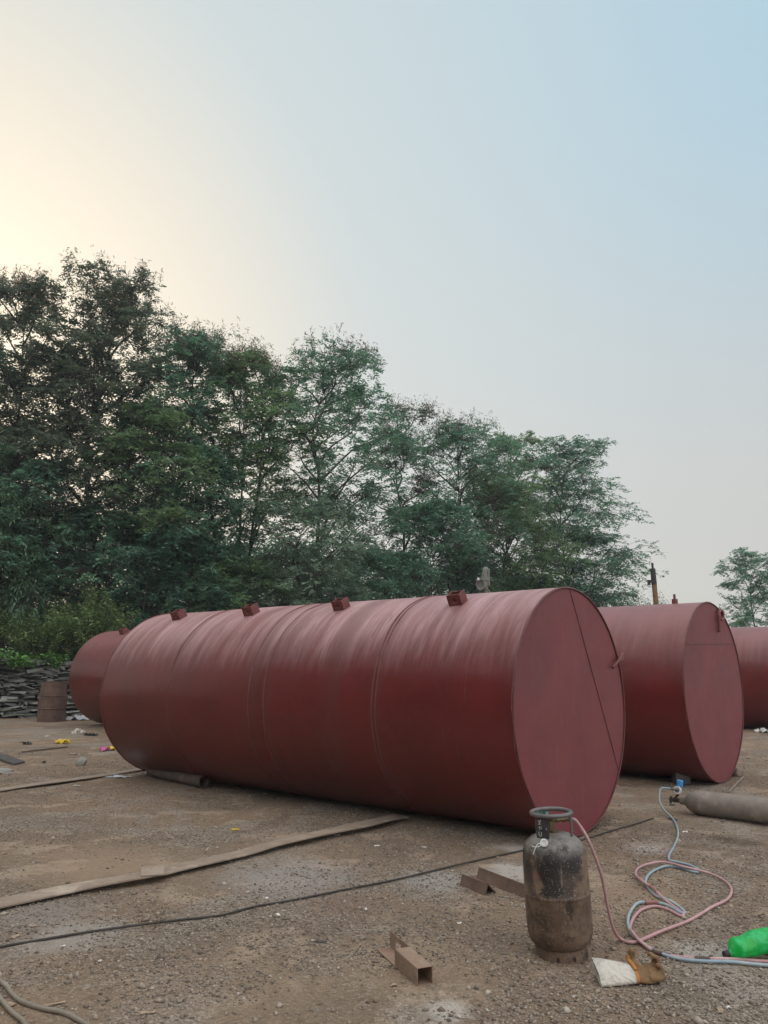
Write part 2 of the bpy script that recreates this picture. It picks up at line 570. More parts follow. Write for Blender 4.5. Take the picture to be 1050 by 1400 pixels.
def sheet():
    xs, ys = axis(-4.6, 4.6, .028, 2500), axis(3.0, 11.5, .034, 2500)
    X, Y = np.meshgrid(xs, ys)
    Z = ground_z(X, Y)
    far = np.clip((np.hypot(X, Y) - 60) / 200, 0, 1)
    Z = Z * (1 - far)
    nx, ny = len(xs), len(ys)
    i = np.arange(nx * ny).reshape(ny, nx)
    Fq = np.stack([i[:-1, :-1], i[:-1, 1:], i[1:, 1:], i[1:, :-1]], -1).reshape(-1, 4)
    me = poly_mesh('ground', np.stack([X, Y, Z], -1), Fq)
    kind(link(me, 'ground', M['ground'], None, 180), 'structure')


sheet()


def pebbles(name, n, xr, yr, smin, smax, mat, seed, power=2.2, dens=None):
    r = np.random.default_rng(seed)
    pts = []
    tot = 0
    while tot < n:
        y = r.uniform(yr[0], yr[1], n)
        x = r.uniform(xr[0], xr[1], n)
        keep = (r.random(n) < (yr[0] / y) ** power) & (np.abs(x) < .56 * y + .5)
        if dens is not None:
            keep &= r.random(n) < dens(x, y)
        pts.append(np.c_[x[keep], y[keep]])
        tot += keep.sum()
    P = np.concatenate(pts)[:n]
    s = smin * (smax / smin) ** (r.random(n) ** 2.6)
    base = np.array([[1, 0, 0], [-1, 0, 0], [0, 1, 0], [0, -1, 0], [0, 0, 1], [0, 0, -1],
                     [.66, .66, .1], [-.66, .66, -.1], [.66, -.66, -.1], [-.66, -.66, .1]])[[0, 6, 2, 7, 1, 9, 3, 8, 4, 5]]
    tri = []
    for k in range(8):
        tri += [(k, (k + 1) % 8, 8), ((k + 1) % 8, k, 9)]
    tri = np.array(tri)
    V = np.repeat(base[None], n, 0) * r.uniform(.62, 1.25, (n, 10, 1))
    V[:, :, 2] *= r.uniform(.45, .9, (n, 1))
    V[:, :, 0] *= r.uniform(.75, 1.35, (n, 1))
    a = r.uniform(0, 2 * PI, n)
    ca, sa = np.cos(a)[:, None], np.sin(a)[:, None]
    x, y = V[..., 0] * ca - V[..., 1] * sa, V[..., 0] * sa + V[..., 1] * ca
    z = V[..., 2] + x * r.uniform(-.3, .3, (n, 1)) + .22
    sz = s[:, None]
    V = np.stack([x * sz + P[:, :1], y * sz + P[:, 1:], z * sz + ground_z(P[:, 0], P[:, 1])[:, None]], -1)
    Fq = (tri[None] + (np.arange(n) * 10)[:, None, None]).reshape(-1, 3)
    return kind(link(poly_mesh(name, V, Fq), name, mat, None, 0), 'stuff')


def gdens(x, y):
    return np.clip((vnoise(x * .9, y * .9, 11) * .6 + vnoise(x * 2.6, y * 2.6, 12) * .4 - .40) * 4.5, .06, 1)


pebbles('loose_stones', 2600, (-8, 8), (2.9, 16), .008, .026, gravel_mat('loose_stone', (.17, .14, .11), (.40, .335, .275), .85), 9, 1.5, None)
pebbles('gravel', 150000, (-9, 9), (2.9, 15), .0026, .0125, M['gravel'], 5, 1.9, gdens)

# ------------------------------------------------------------------ tanks
PHI = R_(49.9)


def disc_plate(Rr, rings=26, seg=120, seed=0, amp=.004):
    """end plate in local X-Z, facing -Y, gently oil-canned"""
    V, Fc = [(0, 0, Rr)], []
    for i in range(1, rings + 1):
        r = Rr * i / rings
        for j in range(seg):
            a = 2 * PI * j / seg
            x, z = r * math.cos(a), r * math.sin(a)
            y = amp * (float(vnoise(x * 1.7 + 9, z * 1.7 + 5, seed)) - .5) * 2 * (1 - (i / rings) ** 4)
            V.append((x, y, z + Rr))
    for j in range(seg):
        Fc.append((0, 1 + j, 1 + (j + 1) % seg))
    for i in range(rings - 1):
        a, b = 1 + i * seg, 1 + (i + 1) * seg
        for j in range(seg):
            k = (j + 1) % seg
            Fc.append((a + j, b + j, b + k, a + k))
    return V, Fc


def shell_mesh(Rr, L, seed, amp, seg=144, n=70):
    rings = []
    for i in range(n + 1):
        y = L * i / n
        ring = []
        for j in range(seg):
            a = 2 * PI * j / seg
            d = amp * (float(vnoise(y * .9, 3 + 2.2 * math.cos(a) + 5 * (math.sin(a) + 1), seed)) - .5) * 2
            d += amp * .5 * (float(vnoise(y * 2.6, 9 + 6 * math.cos(a) + 11 * (math.sin(a) + 1), seed + 1)) - .5) * 2
            d *= min(1, i / 4, (n - i) / 4)
            ring.append(((Rr + d) * math.cos(a), y, (Rr + d) * math.sin(a) + Rr))
        rings.append(ring)
    return rings


def ring_bead(Rr, y, r, seg=160, jitter=.0):
    path = [((Rr) * math.cos(2 * PI * j / seg), y + jitter * (float(vnoise(j * .23, y * 3, 5)) - .5), Rr + Rr * math.sin(2 * PI * j / seg)) for j in range(seg)]
    return MB().tube(path, r, 6, closed=True)


def make_tank(label, base, phi, Rr, L, seams, paint, seed, amp=.004):
    t = thing('steel_tank', label, 'storage tank', (base[0], base[1], 0), phi, 'red oxide steel tanks lying in the yard')
    sh = MB()
    rings = shell_mesh(Rr, L, seed, amp)
    sh.loft(rings, caps=False)
    inner = [[(p[0] * (1 - .008 / Rr), p[1], (p[2] - Rr) * (1 - .008 / Rr) + Rr) for p in rings[k]] for k in (0, 1)]
    sh.loft([rings[0], inner[0], inner[1]], caps=False)
    inner2 = [[(p[0] * (1 - .008 / Rr), p[1], (p[2] - Rr) * (1 - .008 / Rr) + Rr) for p in rings[k]] for k in (-2, -1)]
    sh.loft([inner2[0], inner2[1], rings[-1]], caps=False)
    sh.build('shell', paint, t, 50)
    V, Fc = disc_plate(Rr - .009, seed=seed)
    near = MB().add([(x, y + .012, z + .009) for x, y, z in V], Fc).build('end_plate', M['plate'], t, 60)
    MB().add([(-x, L - .012 + y, z + .009) for x, y, z in V], Fc).build('end_plate', M['plate'], t, 60)
    ring_bead(Rr - .006, .004, .0075).build('rim_weld', M['seam'], t, 180).location = (0, 0, .006)
    for y, r in seams:
        ring_bead(Rr, y, r, jitter=.02).build('girth_weld', M['weld'], t, 180)
    return t, near


def seam_on_plate(par, p, q, off, r=.006, mat='seam'):
    pts = []
    for k in range(41):
        s = k / 40
        pts.append((p[0] + (q[0] - p[0]) * s, .008 + off + .001 * math.sin(k * 1.7), p[1] + (q[1] - p[1]) * s))
    MB().tube(pts, r, 6).build('plate_weld', M[mat], par, 180)


def lug(tank, Rr, y, al, s=.17, rz=0.0):
    """short open channel welded on the crown; al = degrees above the left-hand side"""
    a = R_(180 - al)
    up = Vector((math.cos(a), 0, math.sin(a)))
    tang = Vector((-math.sin(a), 0, math.cos(a)))    # runs down towards the yard side when positive
    ax = Vector((0, 1, 0))
    if rz:
        q = Matrix.Rotation(rz, 3, up)
        tang, ax = q @ tang, q @ ax
    c = Vector((0, y, Rr)) + up * (Rr - .006)
    T = Matrix(((tang.x, ax.x, up.x, c.x), (tang.y, ax.y, up.y, c.y), (tang.z, ax.z, up.z, c.z), (0, 0, 0, 1)))
    m = MB()
    w, h, th = s, s * .86, .011
    # two cheeks across the tank, a web with a round hole between them
    m.box((0, -w / 2, h / 2), (w * .95, th, h), T)
    m.box((0, w / 2, h / 2), (w * .95, th, h * .93), T)
    xw = w * .40
    m.box((-xw, 0, h * .46), (th, w - th, h * .92), T)
    hole = []
    n = 24
    hw, hh = (w - th) / 2, h / 2
    for face in (-th / 2, th / 2):
        outer, inner = [], []
        for k in range(n):
            an = 2 * PI * k / n
            cx, cz = math.cos(an), math.sin(an)
            sq = 1 / max(abs(cx), abs(cz))
            outer.append(T @ Vector((xw + face, cx * sq * hw, hh + cz * sq * hh * .98)))
            inner.append(T @ Vector((xw + face, cx * w * .17, hh + cz * w * .17)))
        hole.append((outer, inner))
    (o1, i1), (o2, i2) = hole
    m.loft([o1, i1, i2, o2], caps=False, closed=True)
    m.build('lifting_lug', M['lug'], tank, 20)


R1, L1 = 1.17, 6.684
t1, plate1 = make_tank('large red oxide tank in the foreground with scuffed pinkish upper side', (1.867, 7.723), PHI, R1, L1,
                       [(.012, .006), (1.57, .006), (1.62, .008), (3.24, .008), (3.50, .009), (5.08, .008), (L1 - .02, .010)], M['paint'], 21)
for y, al in ((.98, 62), (2.65, 64), (4.25, 64), (5.82, 64)):
    lug(t1, R1, y, al, .142 if y < 3 else .15, R_(6))
seam_on_plate(plate1, (.008, R1 + 1.155), (.82, R1 - .45), 0, .0036)
ends = Vector((.82, 0, R1 - .45))
seam_on_plate(plate1, (.82, R1 - .45), (.93, R1 - .68), 0, .003)


def rod_loop(tank, base, pts, r):
    MB().tube(smooth_path([Vector(base) + Vector(p) for p in pts], 6), r, 8).build('rod_loop', M['lug'], tank, 180)


rod_loop(t1, (.955, -.01, R1 + .44), [(-.085, -.005, -.06), (-.05, -.02, -.035), (.02, -.03, .01), (.09, -.03, .045), (.155, -.02, .085), (.165, -.015, .055), (.12, -.02, .02), (.05, -.03, .015), (-.01, -.03, -.01)], .018)

B2 = (4.6386, 11.0224)
R2 = 1.224
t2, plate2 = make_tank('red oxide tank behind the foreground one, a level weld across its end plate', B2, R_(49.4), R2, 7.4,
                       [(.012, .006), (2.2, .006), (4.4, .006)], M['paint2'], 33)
seam_on_plate(plate2, (-.96, R2 + .62), (.98, R2 + .66), 0, .005, 'weld')
rod_loop(t2, (.32, -.005, R2 + 1.03), [(-.03, -.01, -.22), (-.03, -.02, -.10), (-.03, -.025, .03), (.03, -.03, .09), (.12, -.03, .08), (.14, -.03, .0), (.06, -.03, -.04), (-.02, -.03, -.02)], .022)
mk = MB()
mk.tube([(-.10, .45, 2 * R2 - .02), (-.10, .45, 2 * R2 + .06)], .042, 12)
mk.tube([(-.10, .45, 2 * R2 + .06), (-.10, .45, 2 * R2 + .13)], .018, 10)
mk.build('socket', M['lug'], t2, 40)

AX2 = Vector((-math.sin(R_(49.4)), math.cos(R_(49.4)), 0))
p3 = Vector((B2[0], B2[1], 0)) + AX2 * 8.3
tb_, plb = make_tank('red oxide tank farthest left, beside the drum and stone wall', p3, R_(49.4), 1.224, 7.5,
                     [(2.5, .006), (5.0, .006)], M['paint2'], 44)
lug(tb_, 1.224, 6.2, 66, .17)

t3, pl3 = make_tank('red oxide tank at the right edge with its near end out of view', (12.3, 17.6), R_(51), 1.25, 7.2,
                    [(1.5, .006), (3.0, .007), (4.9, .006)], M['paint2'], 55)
m = MB()
m.box((-1.25, 2.35, 1.28), (.10, .16, .20))
m.build('bracket', M['blackbit'], t3, 0)

# --- fitting on top of the second tank
q = Vector((B2[0], B2[1], 0)) + AX2 * 3.78
ft = thing('pipe_fitting', 'grey pipe elbow and valve rising above the foreground tank', 'pipe fitting', (q.x, q.y, 2 * R2 - .012), R_(8))
ft.scale = (.76, .76, 1)
m = MB()
m.lathe([(.20, 0), (.20, .05), (.06, .05), (.06, .575), (.088, .575), (.088, .64), (.055, .64), (.055, .66)], 24)
m.build('riser', M['fitting'], ft, 35)
m = MB()
arc = [(0, 0, .64), (0, 0, .70)] + [(.045 * (1 - math.cos(a)), .05 * (1 - math.cos(a)), .73 + .045 * math.sin(a)) for a in np.linspace(0, PI, 10)] + [(.09, .10, .66), (.095, .105, .50)]
m.tube(arc, .056, 18)
m.build('elbow', M['fitting'], ft, 60)
m = MB()
Mx = Matrix.Translation((-.10, -.06, .50)) @ Matrix.Rotation(R_(-22), 4, 'Z') @ Matrix.Rotation(PI / 2, 4, 'X')
m.lathe([(.0, -.16), (.085, -.16), (.085, .12), (.105, .12), (.105, .19), (.078, .19), (.078, .15), (0, .14)], 24, True, Mx)
m.build('valve_body', M['fitting'], ft, 35)
m = MB()
m.lathe([(0, 0), (.030, .006), (.030, .045), (0, .055)], 14, True, Matrix.Translation((-.22, -.24, .555)))
m.build('cap', M['white_paint'], ft, 40)
m = MB()
m.tube(smooth_path([(.0, -.10, .44), (.10, -.13, .33), (.21, -.16, .12), (.24, -.16, .0)]), .016, 8)
m.tube([(-.02, -.12, .40), (-.02, -.14, 0)], .016, 8)
m.build('drain_pipe', M['fitting'], ft, 60)

# --- post behind the second tank
po = thing('metal_post', 'rusty yellow brown post with black top behind the second tank', 'post', (6.62, 18.6, 0), 0)
post = MB()
post.tube([(0, 0, 0), (-.085, 0, 3.52)], [.066, .062], 8)
post.build('shaft', M['pole'], po, 30)
m = MB()
m.tube([(-.085, 0, 3.45), (-.095, 0, 3.84)], [.068, .064], 8)
m.tube([(-.095, 0, 3.84), (-.098, 0, 3.98)], .028, 8)
m.build('cap', M['blackbit'], po, 30)
m = MB()
m.box((-.15, -.02, 3.53), (.14, .07, .06))
m.box((-.215, -.02, 3.50), (.06, .06, .12))
m.build('clamp', M['blackbit'], po, 0)

# ------------------------------------------------------------------ gas cylinder
LPG = Vector((.996, 4.70, 0))
lz = gz(LPG)
lp = thing('gas_cylinder', 'upright sooty brown gas cylinder with a ring collar, in front of the large tank', 'gas cylinder', (LPG.x, LPG.y, lz - .004), 0)
lp.rotation_euler = (R_(.6), R_(-2.4), 0)
prof = [(0, .050), (.10, .053), (.140, .066), (.166, .092), (.178, .126), (.181, .17), (.182, .326), (.1835, .331), (.1855, .336), (.1855, .342), (.1835, .347), (.1815, .352),
        (.180, .50), (.178, .545), (.170, .58), (.154, .608), (.128, .631), (.095, .646), (.055, .655), (0, .657)]
m = MB().lathe(prof, 72)
for i, v in enumerate(m.v):   # small dents
    a = math.atan2(v[1], v[0])
    d = 1 + .012 * (float(vnoise(4 + 2.2 * math.cos(a) + v[2] * 4, 7 + 2.2 * math.sin(a) + v[2] * 3, 3)) - .5)
    m.v[i] = (v[0] * d, v[1] * d, v[2])
m.build('body', M['lpg'], lp, 40)
m = MB()
fr = MB().lathe([(.143, -.004), (.144, .05), (.139, .074), (.132, .074), (.137, .05), (.136, -.004)], 64)
fr.build('foot_ring', M['lpg'], lp, 40)
for a in (-110, -74, -35):
    x, y = .1442 * math.cos(R_(a)), .1442 * math.sin(R_(a))
    MB().box((0, 0, 0), (.013, .003, .022), Matrix.Translation((x, y, .030)) @ Matrix.Rotation(R_(a + 90), 4, 'Z')).build('drain_slot', M['blackbit'], lp, 0)
ringp = [(.112 * math.cos(2 * PI * k / 48), .112 * math.sin(2 * PI * k / 48), .762) for k in range(48)]
MB().tube(ringp, .0125, 10, closed=True).build('collar_ring', M['lpgring'], lp, 180)


def stay(name, a0, a1, r, z0, z1, mat, th=.004):
    rings = []
    n = 8
    for k in range(n + 1):
        a = R_(a0 + (a1 - a0) * k / n)
        cx, sx = math.cos(a), math.sin(a)
        rings.append([(cx * r, sx * r, z0), (cx * r, sx * r, z1), (cx * (r - th), sx * (r - th), z1), (cx * (r - th), sx * (r - th), z0)])
    return MB().loft(rings).build(name, mat, lp, 30)


st = stay('collar_stay', -158, -112, .108, .628, .76, M['stay'])
stay('collar_stay', 84, 140, .108, .628, .755, M['greenstay'])
MB().tube([(.098, -.052, .625), (.098, -.052, .757)], .0075, 8).build('collar_stay', M['lpgring'], lp, 60)
# worn white paint marks on the dark stay
def strokes(lines, par, r=.0022):
    mm = MB()
    for ln in lines:
        pts = []
        for u, z in ln:
            a = R_(-158 + 46 * u)
            pts.append((.1095 * math.cos(a), .1095 * math.sin(a), z))
        mm.tube(pts, r, 5, flat=.6)
    return mm.build('paint_mark', M['white_paint'], par, 60)


for ln in ([(.30, .676), (.27, .659), (.36, .652), (.47, .654), (.48, .675)],
           [(.27, .70), (.52, .693), (.53, .704), (.40, .706), (.38, .685)],
           [(.24, .715), (.50, .718)], [(.36, .714), (.37, .733), (.24, .733), (.42, .731)],
           [(.45, .727), (.47, .741)], [(.84, .690), (.87, .698)]):
    strokes([ln], st)
# valve
m = MB()
m.lathe([(.030, .650), (.030, .668), (.020, .670), (.020, .705), (.024, .706), (.024, .728), (.034, .730), (.034, .742), (.0, .744)], 18)
m.box((-.004, -.022, .695), (.028, .03, .05))
va = m.build('valve', M['brass'], lp, 35)
m = MB()
m.lathe([(.0, 0), (.012, 0), (.012, .02), (.008, .022), (.008, .04), (.013, .04), (.013, .055), (.009, .056), (.009, .085), (0, .085)], 12, True,
        Matrix.Translation((.018, -.008, .722)) @ Matrix.Rotation(PI / 2, 4, 'Y'))
m.build('outlet_nipple', M['brass'], va, 35)
# plastic cap hanging by a string
capd = Vector((-.075, -.125, .627))
m = MB().lathe([(0, 0), (.022, 0), (.022, .012), (.014, .014), (.013, .009), (0, .009)], 20, True,
               Matrix.Translation(capd) @ Matrix.Rotation(R_(62), 4, 'X') @ Matrix.Rotation(R_(-20), 4, 'Y'))
cp = m.build('safety_cap', M['white_paint'], lp, 40)
m = MB()
b = capd + Vector((-.018, -.012, 0))
m.tube(smooth_path([b, b + Vector((-.018, -.004, .004)), b + Vector((-.034, -.010, -.010)), b + Vector((-.045, -.012, -.030)), b + Vector((-.052, -.010, -.05))]), .0022, 5)
m.tube(smooth_path([b, b + Vector((-.02, -.008, -.012)), b + Vector((-.045, -.004, -.012)), b + Vector((-.055, .004, -.008))]), .0022, 5)
m.build('string', M['white_paint'], cp, 180)

# ------------------------------------------------------------------ hoses
def ghose(px, r, dz=None, z0=0.0):
    out = []
    for i, (x, y) in enumerate(px):
        p = G(x, y, r)
        d = (dz or {}).get(i, 0)
        out.append((p.x, p.y, gz(p) + r + d + .003))
    return out


outlet = lp.matrix_basis @ Vector((.105, -.008, .722))
hr = .0095
pk = [(849, 1283.5), (862, 1288.5), (876, 1286.5), (904, 1276), (943, 1258.5), (973, 1241), (994, 1228.5), (1000, 1215.5), (990, 1203), (968.6, 1193), (936, 1188), (908.6, 1182.5),
      (887, 1182.5), (873, 1187), (869, 1196), (878.6, 1209), (893.6, 1220), (910.7, 1233), (928, 1244.5), (935, 1251.5), (929, 1251), (914, 1243), (895, 1238.5), (877, 1243), (866.5, 1254), (861.5, 1267),
      (865, 1280), (875, 1291), (895.7, 1300.4), (925.7, 1306.8), (960, 1311), (1000, 1312.5), (1050, 1313), (1100, 1312)]
pk_w = ghose(pk, hr, {3: .004, 9: .010, 10: .022, 11: .022, 12: .014, 15: .02, 16: .02, 17: .01, 26: .022, 27: .018})
def Pd(px, py, y):
    c, s_ = math.cos(PITCH), math.sin(PITCH)
    u = (700 - py) / F_PX
    k = y / (c - u * s_)
    return Vector(((px - 525) / F_PX * k, y, EYE + (s_ + u * c) * k))


pts = [outlet, outlet + Vector((.035, -.002, -.010)), Pd(805, 1150, 4.71), Pd(822, 1195, 4.75), Pd(831, 1240, 4.80), Pd(839, 1270, 4.85)]
hp = thing('gas_hose', 'faded pink rubber hose curving from the upright gas cylinder valve', 'hose', (pk_w[0][0], pk_w[0][1], 0))
inv = Matrix.Translation(-Vector(hp.location))


def loc_path(P, root):
    o = Vector(root.location)
    return [Vector(p) - o for p in P]


path = smooth_path(pts + pk_w, 7)
MB().tube(loc_path(path, hp), hr, 10).build('hose', M['pink'], hp, 180)
cl = [outlet + Vector((-.002, 0, 0)), outlet + Vector((.02, -.003, -.004))]
MB().tube(loc_path(cl, hp), .0125, 12).build('hose_clamp', M['greymetal'], hp, 40)


def band(root, path, name, mat, at, r, ln=4):
    k = min(range(len(path)), key=lambda i: (Vector(path[i]) - at).length_squared)
    seg = path[max(0, k - ln // 2):k + ln // 2 + 1]
    MB().tube(loc_path(seg, root), r, 10).build(name, M[mat], root, 40)


bl = [(914, 1074.5), (905, 1078), (901, 1087), (902, 1098), (908.6, 1108.6), (920, 1119), (925.7, 1132), (926.8, 1143), (921, 1158), (915.5, 1168.6), (915, 1176), (925, 1178.5), (943, 1182), (957, 1188.5), (951, 1190.5),
      (930, 1186), (913, 1184), (901, 1188), (889, 1195), (882.5, 1205), (886, 1214), (897, 1224.5), (911, 1232), (926, 1239.5), (936, 1247), (930, 1247.5), (917, 1238.5), (905, 1234.5), (889, 1232.8), (872, 1236), (861.5, 1247),
      (858.5, 1261), (863.6, 1277), (878.6, 1290), (896, 1299.5), (925, 1309), (960, 1314), (1000.7, 1316.5), (1050, 1317.5), (1100, 1317)]
bw = ghose(bl, hr, {22: .016, 23: .012, 29: .004})
ox_a, ox_b = G(926, 1098, .12), G(1140, 1126, .12)
reg_px = Vector((G(917, 1073, .20)))
OXR = .125
ax = (Vector((4.35, 7.86, 0)) - Vector((3.21, 8.87, 0))).normalized()
ox_n = Vector((3.24, 8.86, OXR))
REG = ox_n + Vector((-.03, -.03, .115))
bw = [REG + Vector((-.05, -.05, .01)), Pd(905, 1077.5, 8.82), Pd(901.5, 1087, 8.80), Pd(902.5, 1098, 8.76), Pd(909, 1108.6, 8.70)] + bw[5:]
hb = thing('oxygen_hose', 'pale blue hose snaking from the regulator on the lying oxygen cylinder', 'hose', (bw[6][0], bw[6][1], 0))
bpath = smooth_path(bw, 7)
MB().tube(loc_path(bpath, hb), hr, 10).build('hose', M['blue'], hb, 180)
for (x, y), mt in (((890, 1234), 'tape'),):
    band(hb, bpath, 'tape_wrap', mt, G(x, y), .0145, 8)
for (x, y), mt in (((896, 1222), 'tape'), ((912, 1304), 'darktape'), ((958, 1311), 'darktape'), ((905, 1302), 'darktape')):
    band(hp, path, 'tape_wrap', mt, G(x, y), .0125, 4)

# ------------------------------------------------------------------ oxygen cylinder
zax = ax
xa = Vector((0, 0, 1))
ya = zax.cross(xa).normalized()
Mo = Matrix(((xa.x, ya.x, zax.x), (xa.y, ya.y, zax.y), (xa.z, ya.z, zax.z))).to_4x4()
ox = thing('oxygen_cylinder', 'long grey brown steel oxygen cylinder lying on its side near the second tank', 'gas cylinder', (ox_n.x, ox_n.y, gz(ox_n)), 0)
ML = Matrix.Translation((0, 0, OXR)) @ Mo
prof = [(0, 0.0), (.036, 0.0), (.038, .04), (.050, .062), (.080, .090), (.103, .122), (.117, .158), (.1235, .195), (.125, .23), (.1265, .238), (.125, .246), (.125, 1.35), (.118, 1.42), (.09, 1.47), (0, 1.49)]
MB().lathe(prof, 40, True, ML).build('body', M['oxy'], ox, 40)
m = MB()
m.lathe([(.0, -.09), (.018, -.09), (.018, -.05), (.024, -.05), (.024, .004), (0, .004)], 14, True, ML)
m.box((0, 0, -.06), (.05, .03, .03), ML)
vl = m.build('valve', M['darkmetal'], ox, 35)
m = MB()
wpath = [ML @ Vector((.034 * math.cos(2 * PI * k / 20), .034 * math.sin(2 * PI * k / 20), -.105)) for k in range(20)]
m.tube(wpath, .007, 6, closed=True)
m.tube([ML @ Vector((-.034, 0, -.105)), ML @ Vector((.034, 0, -.105))], .005, 6)
m.tube([ML @ Vector((0, 0, -.09)), ML @ Vector((0, 0, -.108))], .008, 6)
m.build('hand_wheel', M['darkmetal'], vl, 60)
r0 = Vector(REG) - Vector((ox_n.x, ox_n.y, gz(ox_n)))
rg = MB()
rg.tube([ML @ Vector((.02, 0, -.055)), r0 + Vector((0, 0, -.05)), r0], [.014, .014, .018], 10)
rg.lathe([(0, -.035), (.034, -.035), (.036, .02), (.028, .035), (0, .036)], 20, True, Matrix.Translation(r0) @ Matrix.Rotation(R_(75), 4, 'Y'))
reg = rg.build('regulator', M['brass'], ox, 40)
cam_dir = (Vector((0, 0, EYE)) - Vector(REG)).normalized()
Mg = Matrix.Translation(r0 + Vector((-.025, -.045, .0))) @ cam_dir.to_track_quat('Z', 'Y').to_matrix().to_4x4() @ Matrix.Rotation(R_(-18), 4, 'Y')
MB().lathe([(0, -.03), (.03, -.03), (.042, -.026), (.042, .004), (.035, .006), (.033, .0), (0, .0)], 26, True, Mg).build('gauge', M['white_paint'], reg, 40)
MB().lathe([(0, .001), (.023, .001), (.023, .003), (0, .003)], 22, True, Mg).build('gauge_face', M['greymetal'], reg, 40)
m = MB()
k0 = r0 + Vector((.02, .0, .03))
m.lathe([(0, 0), (.030, 0), (.034, .008), (.034, .062), (.028, .07), (0, .072)], 18, True, Matrix.Translation(k0) @ Matrix.Rotation(R_(8), 4, 'Y'))
m.build('knob', M['blueknob'], reg, 30)
m = MB()
m.tube([r0 + Vector((-.02, -.05, .01)), r0 + Vector((-.09, -.06, .02))], .009, 8)
m.tube([r0 + Vector((-.085, -.06, .0)), r0 + Vector((-.095, -.06, .075))], .006, 6)
m.build('outlet', M['greymetal'], reg, 40)

# ------------------------------------------------------------------ steel bits on the ground
def ribbon(center, width, th, n=10, lift=None, seed=0):
    P = smooth_path(center, n)
    rings = []
    for i, p in enumerate(P):
        t = (P[min(i + 1, len(P) - 1)] - P[max(0, i - 1)])
        t.z = 0
        t.normalize()
        s = Vector((-t.y, t.x, 0))
        w = width / 2
        tw = .006 * (float(vnoise(i * .11, seed, 6)) - .5) * 2
        a, b = p + s * w, p - s * w
        rings.append([a + Vector((0, 0, tw)), b - Vector((0, 0, tw)), b + Vector((0, 0, th - tw)), a + Vector((0, 0, th + tw))])
    return MB().loft(rings)


def bar_pts(px, z):
    out = []
    for (x, y), zz in zip(px, z):
        p = G(x, y, zz)
        out.append((p.x, p.y, zz + .006))
    return out


bar_px = [(-60, 1248), (0, 1237), (100, 1216), (197, 1198), (232, 1190.5), (328, 1169), (372, 1156), (428, 1143), (490, 1130), (520, 1123), (548, 1116.5)]
bz = [.020, .020, .022, .026, .020, .018, .026, .034, .032, .026, .020]
o = ribbon(bar_pts(bar_px, bz), .20, .010).build('steel_strip', M['strip'], None, 30)
tag(o, 'long dusty flat steel strip running from the left edge under the large tank', 'steel strip')
c0 = G(207, 1203)
m = MB().box((0, 0, 0), (.17, .20, .007), Matrix.Translation((c0.x, c0.y + .02, .060)) @ Matrix.Rotation(R_(16), 4, 'Z') @ Matrix.Rotation(R_(5), 4, 'X'))
tag(m.build('steel_plate', M['strip'], None, 0), 'small square steel plate lying across the long dusty strip', 'steel plate')
o = ribbon(bar_pts([(-40, 1088), (17, 1078), (69, 1070.5), (129, 1062.5), (200, 1051), (250, 1043)], [.010] * 6), .24, .008, seed=4).build('steel_strip', M['strip'], None, 30)
tag(o, 'half buried pale strip leading from the left edge to the round pipe', 'steel strip')
a, b, c, d = G(-40, 1017), G(-40, 1025), G(19, 1046.6), G(34, 1043)
m = MB()
up = Vector((0, 0, .028))
P4 = [Vector((p.x, p.y, .0)) for p in (a, b, c, d)]
m.add(P4 + [p + up for p in P4], [(3, 2, 1, 0), (4, 5, 6, 7), (0, 1, 5, 4), (1, 2, 6, 5), (2, 3, 7, 6), (3, 0, 4, 7)])
tag(m.build('steel_plank', M['dark_plate'], None, 0), 'dark grey flat steel plank at the left edge below the drum', 'steel plank')


def rod(name, pa, pb, r, mat, label, cat, z=None):
    A, B = G(*pa), G(*pb)
    A.z, B.z = gz(A) + r, gz(B) + r
    if z:
        B.z += z
    o = MB().tube([A, A.lerp(B, .5) + Vector((0, 0, .004)), B], r, 8).build(name, M[mat], None, 40)
    return tag(o, label, cat)


rod('steel_rod', (30, 1029), (92, 1022.5), .014, 'rod', 'thin dark rod on the dirt beyond the grey plank', 'rod')
rod('steel_rod', (1017, 1063), (996, 1083), .012, 'oxy', 'thin grey rod beside the brown stone behind the oxygen cylinder', 'rod')
pa, pb = G(207, 1054, .08), G(279, 1068.5, .08)
pr_ = .078
m = MB()
d = (pb - pa).normalized()
A, B = Vector((pa.x, pa.y, pr_)), Vector((pb.x, pb.y, pr_))
side = d.cross(Vector((0, 0, 1)))
def circ(c, r):
    return [c + (side * math.cos(2 * PI * k / 28) + Vector((0, 0, 1)) * math.sin(2 * PI * k / 28)) * r for k in range(28)]
m.loft([circ(A, pr_ - .008), circ(A, pr_), circ(B, pr_), circ(B, pr_ - .008), circ(B - d * .5, pr_ - .008)], caps=False)
tag(m.build('steel_pipe', M['rustpipe'], None, 40), 'short rusty round pipe on the ground against the large tank', 'pipe')

